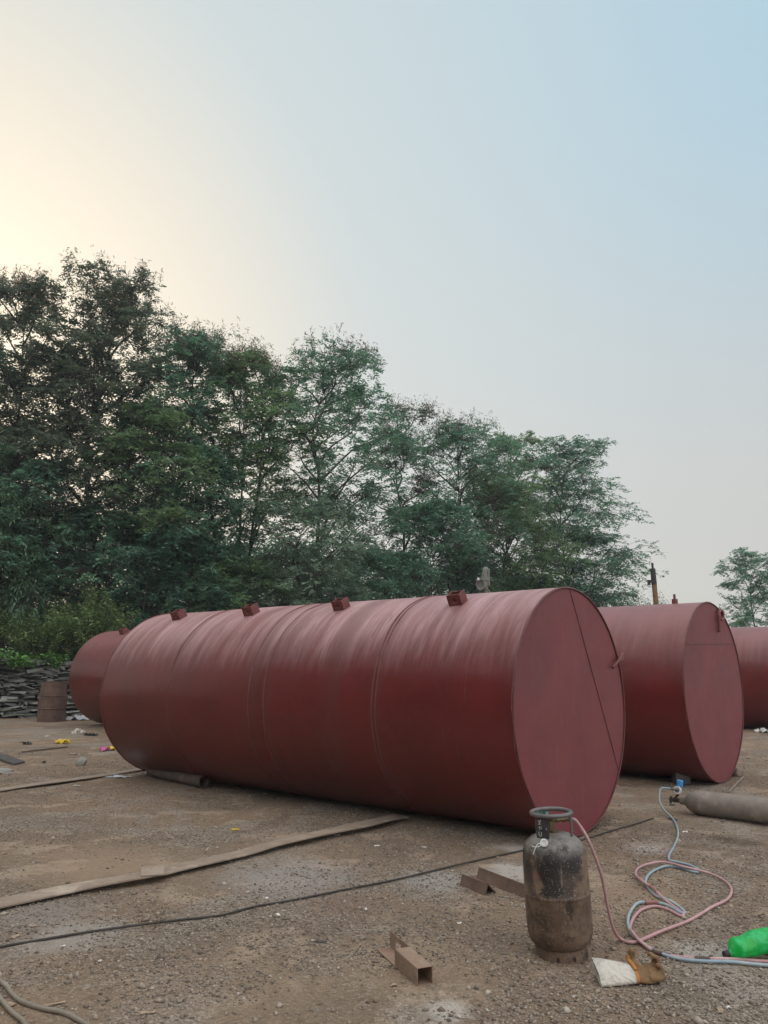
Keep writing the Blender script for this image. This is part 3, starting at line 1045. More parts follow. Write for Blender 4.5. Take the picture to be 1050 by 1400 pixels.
# black cable
cpx = [(-40, 1303), (0, 1297), (83, 1283), (140, 1275), (233, 1263), (300, 1254), (350, 1241.5), (400, 1231.7), (487, 1215), (533, 1206.5), (600, 1190), (650, 1178), (720, 1162.5), (790, 1149), (840, 1136), (870, 1127.5), (893, 1120)]
P = [(G(x, y).x, G(x, y).y, gz(G(x, y)) + .010) for x, y in cpx]
tag(MB().tube(smooth_path(P, 6), .0072, 8).build('power_cable', M['cable'], None, 180), 'thin black cable stretched over the dirt behind the gas cylinder', 'cable')
g1 = [(-60, 1310), (0, 1346), (15, 1362), (28, 1372), (55, 1383), (85, 1390), (112, 1402), (150, 1425)]
g2 = [(-60, 1330), (-12, 1356), (3, 1372), (15, 1386), (26, 1395), (33, 1404), (45, 1430)]
for px, lab in ((g1, 'thick grey hose in the bottom left corner, the upper of two'), (g2, 'thick grey hose in the bottom left corner, the lower of two')):
    P = [(G(x, y).x, G(x, y).y, gz(G(x, y)) + .012) for x, y in px]
    tag(MB().tube(smooth_path(P, 8), .0115, 10).build('welding_cable', M['greycable'], None, 180), lab, 'cable', 'thick grey cables')

# square tube with a cut-away half
A, B = G(592, 1347), G(534, 1296)
d = (B - A)
Lt = d.length
ang = math.atan2(d.y, d.x)
Mt = Matrix.Translation((A.x, A.y, gz(A) - .002)) @ Matrix.Rotation(ang, 4, 'Z')
w, h, th = .088, .088, .005
m = MB()
# local: x along the tube from near end, y towards the left, z up; the tall cheek that stays is on the right (-y)
m.box((Lt / 2, w / 2, th / 2), (Lt, w, th), Mt)
full = Lt * .52
m.box((full / 2, w / 2, h - th / 2), (full, w, th), Mt)
m.box((full / 2, w - th / 2, h / 2), (full, th, h - 2 * th), Mt)
m.box((full / 2, th / 2, h / 2), (full, th, h - 2 * th), Mt)
x0, x1 = full, Lt
hx0, hx1 = full + (Lt - full) * .42, full + (Lt - full) * .70
m.box(((x0 + hx0) / 2, th / 2, h / 2 + .004), (hx0 - x0, th, h - th + .003), Mt)
m.box(((x1 + hx1) / 2, th / 2, h / 2 + .004), (x1 - hx1, th, h - th + .003), Mt)
m.box(((hx0 + hx1) / 2, th / 2, h * .20), (hx1 - hx0, th, h * .29), Mt)
m.box(((hx0 + hx1) / 2, th / 2, h * .86), (hx1 - hx0, th, h * .27), Mt)
o = m.build('square_tube', M['steel'], None, 0)
bv = o.modifiers.new('edge', 'BEVEL')
bv.width, bv.segments = .0015, 1
tag(o, 'brown square steel tube with one half cut open, lying left of the gas cylinder', 'steel tube')


def angle_iron(pa, pb, s, label, roll):
    A, B = G(*pa), G(*pb)
    d = B - A
    L = d.length
    T = Matrix.Translation((A.x, A.y, gz(A))) @ Matrix.Rotation(math.atan2(d.y, d.x), 4, 'Z')
    th = .006
    r = Matrix.Rotation(R_(roll), 4, 'X')
    T = T @ Matrix.Translation((0, 0, s * math.sin(R_(-roll)) if roll < 0 else s * math.cos(R_(90 - roll)))) @ r
    # two flanges that meet in a ridge
    m = MB()
    m.box((L / 2, -th / 2, -s / 2), (L, th, s), T)
    m.box((L / 2, s / 2, -th / 2), (L, s, th), T)
    o = m.build('angle_iron', M['angle'], None, 0)
    bv = o.modifiers.new('edge', 'BEVEL')
    bv.width, bv.segments = .0015, 1
    return tag(o, label, 'angle iron', 'rusty angle irons')


def ridge_iron(pa, pb, s, label):
    A, B = G(*pa), G(*pb)
    d = (B - A).normalized()
    L = (B - A).length
    side = Vector((d.y, -d.x, 0))          # towards the camera
    zg = min(gz(A), gz(B)) - .003
    m = MB()
    th = .007
    ridge = Vector((0, 0, s * .90))
    f = side * s * .30
    bk = -side * s * .95
    def flange(foot):
        n = (ridge - foot).cross(d).normalized()
        if n.z < 0:
            n = -n
        P = []
        for t in (0, L):
            for q in (foot, ridge):
                p = Vector((A.x, A.y, zg)) + d * t + q
                P += [p, p - n * th]
        m.add(P, [(0, 2, 6, 4), (1, 5, 7, 3), (0, 1, 3, 2), (4, 6, 7, 5), (0, 4, 5, 1), (2, 3, 7, 6)])
    flange(f)
    flange(bk)
    o = m.build('angle_iron', M['angle'], None, 0)
    return tag(o, label, 'angle iron', 'rusty angle irons')


ridge_iron((632, 1210), (667, 1223), .092, 'short rusty angle iron left of the gas cylinder, end against the longer one')
ridge_iron((655, 1200), (745, 1236), .095, 'longer rusty angle iron that runs behind the gas cylinder')

# wooden/steel block under the second tank
q = G(936, 1072)
tag(MB().box((q.x, q.y + .1, .08), (.20, .16, .16), None, (.008, .008, .008)).build('wedge_block', M['dark_plate'], None, 0), 'dark square block wedged under the second tank', 'block')


# stones and litter
def rock(name, at, size, mat, label, cat='stone', seed=0, group=None, sub=2):
    import bmesh
    bm = bmesh.new()
    bmesh.ops.create_icosphere(bm, subdivisions=sub, radius=1)
    r = random.Random(seed)
    ph = [r.uniform(0, 6) for _ in range(6)]
    for v in bm.verts:
        d = 1 + .16 * math.sin(2.1 * v.co.x + ph[0]) + .16 * math.sin(2.7 * v.co.y + ph[1]) + .12 * math.sin(3.3 * v.co.z + 2 * v.co.x + ph[2]) + r.uniform(-.07, .07)
        v.co = Vector((v.co.x * size[0] * d, v.co.y * size[1] * d, v.co.z * size[2] * d))
    me = bpy.data.meshes.new(name)
    bm.to_mesh(me)
    bm.free()
    o = link(me, name, M[mat], None, 35)
    p = G(*at)
    o.location = (p.x, p.y, gz(p) + size[2] * .55)
    o.rotation_euler = (0, 0, r.uniform(0, 6))
    return tag(o, label, cat, group)


rock('stone', (111, 1047), (.085, .07, .075), 'stone', 'pale grey stone on the dirt left of the large tank', seed=3)
rock('stone', (2, 1057), (.17, .08, .05), 'stone', 'flat pale stone at the left edge below the grey plank', seed=4)
rock('stone', (1010, 1061), (.085, .075, .075), 'brownstone', 'brown stone at the foot of the second tank end plate', seed=5)
rock('stone', (99, 1031), (.09, .06, .03), 'brownstone', 'low earthy clod between the thin rod and the pale stone', seed=6)


def crumple(name, at, size, mat, label, cat, seed, flat=.5, lift=0.0, group=None, n=7):
    """a crumpled sheet: a small folded grid with thickness"""
    r = random.Random(seed)
    V = []
    ang = r.uniform(0, 6)
    p = G(*at)
    z0 = gz(p) + .004 + lift
    for i in range(n):
        for j in range(n):
            u, v = i / (n - 1) - .5, j / (n - 1) - .5
            k = 1 - .35 * r.random() * (abs(u) + abs(v))
            x, y = u * size[0] * k, v * size[1] * k
            z = size[2] * max(0, r.uniform(-.3, 1)) * (1 - flat * abs(u))
            V.append((x * math.cos(ang) - y * math.sin(ang), x * math.sin(ang) + y * math.cos(ang), z))
    Fc = [(i * n + j, i * n + j + 1, (i + 1) * n + j + 1, (i + 1) * n + j) for i in range(n - 1) for j in range(n - 1)]
    o = MB().add(V, Fc).build(name, M[mat], None, 0)
    s = o.modifiers.new('t', 'SOLIDIFY')
    s.thickness = .002
    o.location = (p.x, p.y, z0)
    return tag(o, label, cat, group)


crumple('foil_wrapper', (85, 1017), (.30, .20, .09), 'yellow', 'yellow foil wrapper in the open dirt left of the large tank', 'wrapper', 1)
crumple('foil_wrapper', (154, 1025), (.27, .20, .09), 'yellow', 'yellow foil wrapper beside the magenta one at the large tank', 'wrapper', 2)
crumple('foil_wrapper', (141, 1026), (.18, .16, .09), 'magenta', 'magenta foil wrapper near the far end of the large tank', 'wrapper', 3)
for k, (x, y, s) in enumerate(((101, 1003, .10), (107, 1000, .10), (113, 1002, .10))):
    crumple('paper_scrap', (x, y), (s * 1.3, s, .09), 'paper', 'white paper scraps heaped below the leftmost tank', 'scrap', 20 + k, group='white scraps below the leftmost tank')
crumple('rag', (124, 1005), (.38, .20, .07), 'blackbit', 'black rag on the dirt below the leftmost tank', 'rag', 9)
crumple('plastic_sheet', (108, 984), (.8, .45, .16), 'film', 'pale plastic sheet between the drum and the leftmost tank', 'plastic sheet', 10)
crumple('plastic_bag', (93, 979), (.4, .35, .32), 'paper', 'white plastic bag beside the foot of the drum', 'plastic bag', 11)
crumple('plastic_sheet', (160, 1063), (.42, .20, .02), 'film', 'bluish plastic sheet flat on the dirt left of the round pipe', 'plastic sheet', 12)
crumple('plastic_scrap', (1042, 1001), (.5, .3, .12), 'paper', 'white plastic scrap below the tank at the right edge', 'scrap', 13)
crumple('leaf_scrap', (322, 1134), (.08, .05, .01), 'yellow', 'small yellow green leaf on the dirt before the large tank', 'leaf', 14)
crumple('rag', (36, 1018), (.30, .12, .06), 'blackbit', 'black crumpled scrap at the left edge beyond the rod', 'scrap', 15)
crumple('rag', (60, 1043), (.12, .06, .03), 'blackbit', 'tiny black scrap between the plank and the pale stone', 'scrap', 16)
crumple('paper_scrap', (65, 1007), (.12, .08, .02), 'paper', 'small white scrap in front of the drum', 'scrap', 17)
chips = [((105, 1076), .13, .05, 'paper', 'white flake on the dirt below the buried strip'),
         ((178, 1134), .05, .02, 'paper', 'white flake in the open dirt left of the large tank'),
         ((461, 1142), .05, .03, 'paper', 'white flake just below the long strip near the large tank'),
         ((515, 1156), .06, .03, 'paper', 'pale flake between the long strip and the black cable'),
         ((580, 1158), .055, .018, 'paper', 'narrow white flake below the middle of the large tank'),
         ((365, 1229), .035, .022, 'paper', 'bright white flake touching the black cable'),
         ((380, 1251), .05, .018, 'paper', 'white strip scrap just below the black cable'),
         ((500, 1243), .026, .02, 'paper', 'small white chip right of the white strip scrap'),
         ((628, 1263), .03, .022, 'paper', 'pale chip between the angle irons and the square tube'),
         ((538, 1349), .04, .02, 'chip', 'tan chip at the foot of the square tube'),
         ((438, 1287), .085, .022, 'dark_plate', 'dark metal scrap on the dirt left of the square tube'),
         ((22, 1281), .085, .03, 'chip', 'tan wood chip below the left end of the long strip'),
         ((45, 1266), .06, .02, 'chip', 'small tan wood chip just above the black cable at left'),
         ((86, 1295), .03, .016, 'paper', 'white chip below the left end of the black cable'),
         ((73, 1313), .045, .012, 'chip', 'splinter of pale wood below the white chip at left'),
         ((75, 1376), .11, .016, 'chip', 'pale wood shaving beside the thick grey hoses'),
         ((14, 1374), .055, .03, 'chip', 'tan flake between the two thick grey hoses'),
         ((202, 1387), .075, .02, 'chip', 'pale wood splinter near the bottom edge right of the hoses'),
         ((136, 1317), .022, .018, 'paper', 'tiny white chip in the gravel at lower left'),
         ((985, 1383), .07, .03, 'chip', 'tan wood scrap in the gravel at lower right'),
         ((996, 1377), .03, .018, 'paper', 'white chip touching the tan scrap at lower right'),
         ((937, 1139), .055, .04, 'paper', 'cream flake right of the blue hose'),
         ((920, 1120), .11, .03, 'blackbit', 'black scrap beside the blue hose below the oxygen valve'),
         ((919, 1101), .07, .03, 'blackbit', 'black scrap under the oxygen cylinder neck'),
         ((160, 1255), .05, .02, 'chip', 'brown twig piece between the strip and the black cable')]
for k, (at, a, b, mt, lab) in enumerate(chips):
    nm = {'paper': 'paper_scrap', 'chip': 'wood_chip', 'dark_plate': 'metal_scrap', 'blackbit': 'dark_scrap'}[mt]
    crumple(nm, at, (a, b, .010), mt, lab, 'scrap', 40 + k, n=4, group='small scraps on the dirt')

# drum
dp = G(70, 986)
dr = thing('steel_drum', 'rusty old steel drum standing against the stone wall', 'drum', (dp.x, dp.y, -.01), 0)
prof = [(.365, 0), (.375, .01), (.372, .35), (.39, .365), (.372, .38), (.365, .70), (.380, .715), (.362, .73), (.335, 1.06), (.345, 1.075), (.335, 1.09), (.32, 1.09)]
MB().lathe(prof, 36, False).build('body', M['drum'], dr, 30)
MB().lathe([(0, 1.066), (.334, 1.066), (.334, 1.074), (0, 1.074)], 36).build('lid', M['drumlid'], dr, 30)


# ------------------------------------------------------------------ green bottle
def bottle():
    A, B = G(993, 1302, .04), G(1075, 1288, .06)
    d = (B - A)
    d.z = 0.02
    d.normalize()
    s = Vector((d.y, -d.x, 0)).normalized()
    u = s.cross(d)
    if u.z < 0:
        u = -u
    base = Vector((A.x, A.y, .030))
    ro = thing('plastic_bottle', 'bright green crumpled plastic bottle at the right edge beside the hoses', 'bottle', (base.x, base.y, 0), 0)
    def ring(t, r, zc, seg=20, fl=1.0, jit=0, seed=0):
        rr = random.Random(seed)
        out = []
        for k in range(seg):
            a = 2 * PI * k / seg
            q = r * (1 + 1.9 * jit * (rr.random() - .5))
            out.append(Vector((0, 0, zc)) + d * t + s * math.cos(a) * q + u * math.sin(a) * q * fl)
        return out
    rings = []
    spec = [(.0, .015, .030, 1, 0), (.018, .015, .031, 1, 0), (.028, .020, .035, 1, .0), (.042, .046, .048, .95, .05), (.058, .062, .056, .88, .07), (.085, .064, .055, .80, .09),
            (.12, .062, .054, .82, .12), (.15, .064, .058, .88, .09), (.175, .067, .064, .95, .06), (.20, .067, .066, .97, .07), (.24, .067, .067, .95, .09), (.29, .066, .066, 1, .06), (.32, .060, .062, 1, .03), (.325, .03, .062, 1, 0)]
    for i, (t, r, z, fl, j) in enumerate(spec):
        rings.append(ring(t, r, z, 20, fl, j, 100 + i))
    t_ = NT('green_plastic')
    gn = t_.noise(t_.obj(), 22, 4, .6, .8)
    t_.set(col=t_.mix(t_.ramp(gn, .42, .62), (.012, .50, .08), (.03, .66, .24)), rough=.24, spec=.7)
    t_.bump(gn, .5, .02)
    tr = t_.n('ShaderNodeBsdfTranslucent')
    tr.inputs[0].default_value = (.02, .75, .12, 1)
    mx = t_.n('ShaderNodeMixShader')
    mx.inputs[0].default_value = .38
    t_.t.links.new(t_.b.outputs[0], mx.inputs[1])
    t_.t.links.new(tr.outputs[0], mx.inputs[2])
    t_.t.links.new(mx.outputs[0], t_.out.inputs[0])
    bo = MB().loft(rings).build('body', t_.m, ro, 180)
    sd = bo.modifiers.new('soft', 'SUBSURF')
    sd.levels = sd.render_levels = 2
    MB().loft([ring(-.016, .017, .030), ring(-.014, .019, .030), ring(.012, .019, .032), ring(.013, .012, .032)]).build('cap', M['blackbit'], ro, 40)


bottle()


# ------------------------------------------------------------------ leather glove
def glove():
    O = G(870, 1345)
    gl = thing('work_glove', 'leather work glove with a white cuff and brown curled fingers', 'glove', (O.x, O.y, gz(O)), 0)
    ct = NT('glove_cuff')
    o = ct.obj()
    c = ct.mix(ct.ramp(ct.noise(o, 9, 6, .65, .5), .40, .66), (.58, .55, .49), (.36, .335, .29))
    c = ct.mix(ct.math('MULTIPLY', ct.ramp(ct.noise(o, 30, 5, .7), .55, .7), .5), c, (.34, .31, .26))
    ct.set(col=c, rough=.85)
    ct.bump(ct.noise(o, 11, 4, .6, 1.2), .9, .03)
    brown = worn('glove_leather', (.15, .085, .036), (.23, .14, .06), 18, .75, c3=(.075, .038, .028), s3=9)
    trim = worn('glove_trim', (.45, .19, .04), (.34, .14, .04), 25, .75)
    # local frame: x to the right in the picture, y away from the viewer, z up
    def sect(x, y, zc, wy, wz, tilt=0, n=22, wob=0, seed=0):
        r = random.Random(seed)
        out = []
        for k in range(n):
            a = 2 * PI * k / n
            p = Vector((0, math.cos(a) * wy, math.sin(a) * wz))
            p.z += wob * (r.random() - .5)
            p = Matrix.Rotation(tilt, 3, 'X') @ p
            out.append(Vector((x, y, zc)) + p)
        return out
    tl = R_(28)
    cuff = [sect(-.195, .045, .050, .088, .020, tl, wob=.012, seed=1), sect(-.16, .045, .050, .085, .026, tl, wob=.006, seed=2), sect(-.11, .04, .048, .078, .028, tl, wob=.006, seed=3),
            sect(-.05, .035, .046, .066, .028, tl), sect(.0, .03, .044, .056, .026, tl)]
    inn = [[p.lerp(sum(rg, Vector()) / len(rg), .10) for p in rg] for rg in cuff[:3]]
    m = MB().loft([inn[2], inn[1], inn[0], cuff[0], cuff[1], cuff[2], cuff[3], cuff[4]], caps=False)
    m.build('cuff', ct.m, gl, 60)
    m = MB()
    m.loft([sect(-.004, .03, .044, .0575, .0275, tl), sect(.014, .03, .044, .0555, .028, tl)], caps=False)
    th0 = Vector((.004, .066, .072))
    m.tube(smooth_path([(.006, .012, .066), (.000, .045, .082), (-.008, .075, .096), (-.006, .082, .118)], 4), [.012] * 12 + [.010], 8)
    m.build('trim_band', trim, gl, 60)
    h = MB()
    h.loft([sect(.010, .03, .044, .053, .023, tl), sect(.04, .03, .040, .055, .021, tl), sect(.075, .03, .039, .058, .021, tl), sect(.10, .03, .042, .056, .019, tl)])
    # thumb stands up at the back of the palm, fingers curl up at the right
    h.tube(smooth_path([(.026, .058, .060), (.016, .080, .082), (.012, .085, .108), (.016, .082, .135), (.020, .078, .148)], 4), [.023] * 6 + [.019] * 8 + [.017, .015, .010], 12)
    fing = [((.095, .066, .066), 0.0, .95, .0142), ((.102, .042, .055), .004, 1.05, .0150), ((.100, .016, .044), .006, 1.0, .0148), ((.090, -.010, .032), .012, .85, .0138)]
    for i, ((x, y, z), fx, ln, r) in enumerate(fing):
        if i < 2:
            P = [(x - .02, y, z), (x + .022 * ln, y, z + .004), (x + .040 * ln, y + .004, z + .028 * ln), (x + .030 * ln, y + .008, z + .055 * ln), (x + .004, y + .008, z + .060 * ln)]
        elif i == 2:
            P = [(x - .02, y, z), (x + .025, y, z - .002), (x + .046, y + .002, z + .014), (x + .040, y + .006, z + .036), (x + .018, y + .008, z + .040)]
        else:
            P = [(x - .02, y, z), (x + .025, y, z - .004), (x + .050, y + .004, z - .001), (x + .070, y + .010, z + .010)]
        pp = smooth_path(P, 4)
        h.tube(pp, [r * (1 - .25 * k / len(pp)) for k in range(len(pp) - 1)] + [r * .45], 12)
    hd = h.build('hand', brown, gl, 180)
    rm = hd.modifiers.new('skin', 'REMESH')
    rm.mode, rm.voxel_size, rm.use_smooth_shade = 'VOXEL', .0035, True
    sm = hd.modifiers.new('smooth', 'SMOOTH')
    sm.iterations, sm.factor = 3, .5
    tp = MB().tube([(.155, .0, .044), (.165, .002, .046)], [.010, .006], 8)
    tp.build('fingertip_patch', M['chip'], gl, 60)
    gl.rotation_euler = (0, 0, R_(4))
    gl.scale = (.97, .97, .97)


glove()

# ------------------------------------------------------------------ dry stone wall and terrace
WL = [(-26, 20.6), (-9, 23.9), (2, 29.5), (12, 35.5), (32, 42)]
WH = 1.62


def wall_pt(s):
    """point and direction along the wall line by arc length"""
    for (a, b) in zip(WL[:-1], WL[1:]):
        L = math.dist(a, b)
        if s <= L:
            t = s / L
            return Vector((a[0] + (b[0] - a[0]) * t, a[1] + (b[1] - a[1]) * t, 0)), math.atan2(b[1] - a[1], b[0] - a[0])
        s -= L
    return Vector((*WL[-1], 0)), 0


def stone_wall():
    m = MB()
    r = random.Random(4)
    z = -.05
    while z < WH - .04:
        h = r.choice((.04, .055, .07, .09, .12)) * r.uniform(.8, 1.2)
        s = 6 + r.random() * .3
        while s < 30:
            L = r.choice((.12, .2, .3, .45, .6)) * r.uniform(.7, 1.2)
            hh = h * r.uniform(.75, 1.15)
            p, a = wall_pt(s + L / 2)
            lean = .10 * z
            T = Matrix.Translation(p + Vector((-math.sin(a) * lean, math.cos(a) * lean, z + h / 2))) @ Matrix.Rotation(a + r.uniform(-.25, .25), 4, 'Z') @ Matrix.Rotation(r.gauss(0, .12), 4, 'Y') @ Matrix.Rotation(r.uniform(-.25, .1), 4, 'X')
            m.box((0, r.uniform(-.05, .05), 0), (L * .90, .42, hh * .80), T, (L * .16, .08, hh * .30))
            s += L
        z += h * .93
    for k in range(46):      # cap slabs and spill
        s = 6 + 24 * r.random()
        p, a = wall_pt(s)
        T = Matrix.Translation(p + Vector((-math.sin(a) * .15, math.cos(a) * .15, WH - .02 + r.uniform(0, .08)))) @ Matrix.Rotation(a + r.uniform(-.5, .5), 4, 'Z') @ Matrix.Rotation(r.uniform(-.2, .2), 4, 'Y') @ Matrix.Rotation(r.uniform(-.2, .25), 4, 'X')
        L = r.uniform(.3, .75)
        m.box((0, 0, 0), (L, r.uniform(.3, .5), r.uniform(.05, .12)), T, (L * .14, .07, .02))
    o = m.build('stone_wall', M['wallstone'], None, 0)
    tag(o, 'dry stone wall of dark slate slabs below the trees at left', 'wall')


stone_wall()


def terrace():
    V, Fc = [], []
    S = list(np.arange(0, 70, 1.2))
    D = [.22, .6, 1.4, 2.6, 4.5, 7, 11, 17, 28, 50, 110]
    for s in S:
        p, a = wall_pt(s)
        drop = max(0, 1 - max(0, (s - 42) / 22))
        for k, d in enumerate(D):
            x, y = p.x - .25 * d, p.y + d
            z = (WH - .12 + .25 * (float(vnoise(x * .4, y * .4, 8)) - .5) * min(1, d) + .03 * min(d, 30)) * drop + .002
            V.append((x, y, z))
    n = len(D)
    for i in range(len(S) - 1):
        for k in range(n - 1):
            a = i * n + k
            Fc.append((a, a + n, a + n + 1, a + 1))
    # front face down to the yard, behind the wall
    base = len(V)
    for i, s in enumerate(S):
        p, a = wall_pt(s)
        V.append((p.x - .25 * .22, p.y + .2, -.05))
    for i in range(len(S) - 1):
        Fc.append((base + i, base + i + 1, (i + 1) * n, i * n))
    kind(MB().add(V, Fc).build('terrace', M['soil'], None, 60), 'structure')


terrace()

# ------------------------------------------------------------------ trees
def unit(v):
    return v / np.maximum(np.linalg.norm(v, axis=-1, keepdims=True), 1e-9)


def fronds(B, D, r, L=.24, pairs=6, ll=.065, lw=.022, droop=.3):
    """feathery compound leaves: B base points, D directions -> diamond leaflets"""
    n = len(B)
    D = unit(D)
    up = np.array([0, 0, 1.0])
    S = unit(np.cross(D, up) + r.normal(0, .25, (n, 3)))
    Ln = L * r.uniform(.7, 1.2, n)
    V = []
    for j in range(pairs):
        t = (j + .7) / pairs
        c = B + D * (Ln * t)[:, None] - up * (droop * Ln * t * t)[:, None]
        for sd in (-1, 1):
            ld = unit(S * sd + D * .55 + r.normal(0, .22, (n, 3)) - up * .12)
            q = unit(np.cross(ld, up) + r.normal(0, .45, (n, 3)))
            l = (ll * r.uniform(.75, 1.2, n) * (1 - .35 * abs(t - .5)))[:, None]
            w = lw * .5
            V.append(np.stack([c, c + ld * l * .45 + q * w, c + ld * l, c + ld * l * .45 - q * w], 1))
    V = np.concatenate(V, 0)
    return V


def leaves(B, D, r, ll=.12, lw=.04, droop=.4):
    n = len(B)
    up = np.array([0, 0, 1.0])
    D = unit(unit(D) - up * droop)
    q = unit(np.cross(D, up) + r.normal(0, .4, (n, 3)))
    l = (ll * r.uniform(.7, 1.25, n))[:, None]
    w = (lw * .5 * r.uniform(.8, 1.2, n))[:, None]
    return np.stack([B, B + D * l * .45 + q * w, B + D * l - up * l * .12, B + D * l * .45 - q * w], 1)


def leaf_obj(name, V, mat, parent):
    V = V.reshape(-1, 4, 3)
    Fq = np.arange(len(V) * 4).reshape(-1, 4)
    return link(poly_mesh(name, V.reshape(-1, 3), Fq), name, mat, parent, 0)


def skeleton(seed, H, W, base=.30, wide=.62, clumps=20, flat=.62, csize=.30, twigs=24, fork=.30, off=0.0, stems=1, spire=0.0):
    """trunk, limbs that reach leaf clumps spread through the crown, and twig lines inside each clump"""
    r = random.Random(seed)
    paths, tw = [], []
    r0 = .0085 * H + .03
    wob = lambda k: Vector((r.gauss(0, k), r.gauss(0, k), r.gauss(0, k * .5)))

    def prof(h):
        a = (h - wide) / ((1.02 - wide) if h > wide else (wide - base + .10))
        return max(.12, 1 - a * a) ** .55

    cl = []
    g = r.uniform(0, 6.28)
    for i in range(clumps):
        h = base + (1 - base) * ((i + r.random()) / clumps) ** .85
        h = min(h, .965)
        rad = W / 2 * prof(h) * math.sqrt(r.uniform(.02, 1)) * .86
        az = g + i * 2.399 + r.uniform(-.5, .5)
        c = Vector((math.cos(az) * rad + off * W * h, math.sin(az) * rad * 1.05, h * H))
        s = W * csize * r.uniform(.60, 1.12) * (1.1 - .38 * max(0, (h - wide) / (1 - wide)))
        c.z = min(c.z, H - s * flat * .7)
        cl.append((c, s))
    # leaders: one or a few stems that divide at the fork
    leads = []
    for k in range(stems):
        a = g + k * 6.28 / max(1, stems)
        foot = Vector((math.cos(a), math.sin(a), 0)) * (.0 if stems == 1 else .12)
        tip = Vector((math.cos(a) * W * .10 * (stems > 1) + off * W * .7, math.sin(a) * W * .1 * (stems > 1), H * .90))
        pts = [foot + Vector((0, 0, -.15)), foot + Vector((0, 0, H * fork * .5)) + wob(.08), foot.lerp(tip, fork) + wob(.10)]
        pts.append(pts[-1].lerp(tip, .35) + wob(W * .06))
        pts.append(pts[-1].lerp(tip, .55) + wob(W * .05))
        pts.append(tip)
        P = smooth_path(pts, 4)
        n = len(P) - 1
        rr = r0 / stems ** .5
        paths.append((P, [max(.012, rr * (1 - .93 * (q / n) ** .8)) for q in range(n + 1)]))
        leads.append(P)
    for c, s in cl:
        P = min(leads, key=lambda L: min((c - p).length for p in L))
        want = c.z - r.uniform(.35, .75) * (Vector((c.x, c.y)).length + .10 * H)
        want = max(H * fork * .8, want)
        k = min(range(len(P)), key=lambda q: abs(P[q].z - want))
        a = P[k]
        up = Vector((0, 0, 1))
        d = c - a
        m1 = a + d * .33 + up * (.10 * d.length) + wob(.07 * d.length)
        m2 = a + d * .70 + up * (.08 * d.length) + wob(.06 * d.length)
        L = smooth_path([a, m1, m2, c], 4)
        rb = max(.016, r0 * .42 * min(1, d.length / (W * .6)) ** .5)
        n = len(L) - 1
        paths.append((L, [max(.008, rb * (1 - .85 * q / n)) for q in range(n + 1)]))
        nt_ = int(twigs * (.6 + .6 * s / (W * csize)))
        for q in range(nt_):
            z = r.uniform(-.55, 1)
            a2 = r.uniform(0, 6.28)
            rr2 = math.sqrt(max(0, 1 - z * z))
            e = Vector((math.cos(a2) * rr2, math.sin(a2) * rr2, z * flat)) * s * r.uniform(.55, 1.22)
            st = L[r.choice((-1, -1, -2, -3))]
            end = c + e
            mid = st.lerp(end, .5) + up * (.10 * s) + wob(.07 * s)
            T_ = smooth_path([st, mid, end + Vector((0, 0, -.05 * s))], 3)
            paths.append((T_, [.010, .008, .007, .006, .005, .004, .003][:len(T_)]))
            tw.append(T_[2:])
    return paths, tw


def tree(name, label, cat, at, H, seed, leafmat='leaf', group=None, rz=0, n_fr=6, pods=0.0, broad=False, leafk=1.0, wid=4.0, **kw):
    r = np.random.default_rng(seed)
    paths, tw = skeleton(seed, H, wid, **kw)
    t = thing(name, label, cat, at, rz, group)
    m = MB()
    for P, rad in paths:
        sg = 9 if rad[0] > .08 else (6 if rad[0] > .03 else 3)
        m.tube(P, rad, sg, caps=False)
    m.build('trunk', M['bark'], t, 180)
    B, D = [], []
    for P in tw:
        A = np.array([list(p) for p in P])
        n = max(3, int(n_fr * r.uniform(.5, 1.5)))
        s = r.uniform(.15, 1, n) ** .75 * (len(A) - 1.001)
        i = s.astype(int)
        q = A[i] + (A[i + 1] - A[i]) * (s - i)[:, None]
        ax_ = A[-1] - A[0]
        az = r.uniform(0, 2 * PI, n)
        d = unit(np.tile(ax_, (n, 1))) * .6 + np.stack([np.cos(az), np.sin(az), r.uniform(-.35, .40, n)], -1)
        B.append(q + r.normal(0, .06, (n, 3)))
        D.append(d)
    B, D = np.concatenate(B), np.concatenate(D)
    if broad:
        V = leaves(np.repeat(B, 3, 0) + r.normal(0, .08, (len(B) * 3, 3)), np.repeat(D, 3, 0) + r.normal(0, .5, (len(B) * 3, 3)), r, .19 * leafk, .05 * leafk, .75)
    else:
        V = fronds(B, D, r, .34 * leafk, 4, .165 * leafk, .072 * leafk)
    leaf_obj('crown', V, M[leafmat], t)
    if pods > 0:
        hi = np.array([list(P[-1]) for P in tw])
        cut = np.quantile(hi[:, 2], 1 - pods)
        hi = hi[hi[:, 2] > cut]
        m2, PB, PD = MB(), [], []
        for h in hi:
            for _ in range(3):
                e = h + np.array([r.normal(0, .16), r.normal(0, .16), r.uniform(.25, .85)])
                PB += [h + (e - h) * s for s in r.uniform(.1, 1.0, 9)]
                PD += [[r.normal(0, .5), r.normal(0, .5), r.uniform(-.9, .9)] for _ in range(9)]
        V2 = leaves(np.array(PB), np.array(PD), r, .17, .030, .1)
        leaf_obj('seed_pods', V2, M['pod'], t)
    return t


GRP = 'tall trees along the stone wall'


def at_px(px, y):
    """terrace position below picture column px at distance y"""
    return (px - 525) / F_PX * (y * math.cos(PITCH) + 1.0)


def terr(x, y, s=0):
    return WH - .15


def top_h(py, y):
    c, s_ = math.cos(PITCH), math.sin(PITCH)
    u = (700 - py) / F_PX
    return EYE + (s_ + u * c) * y / (c - u * s_) - terr(0, y)


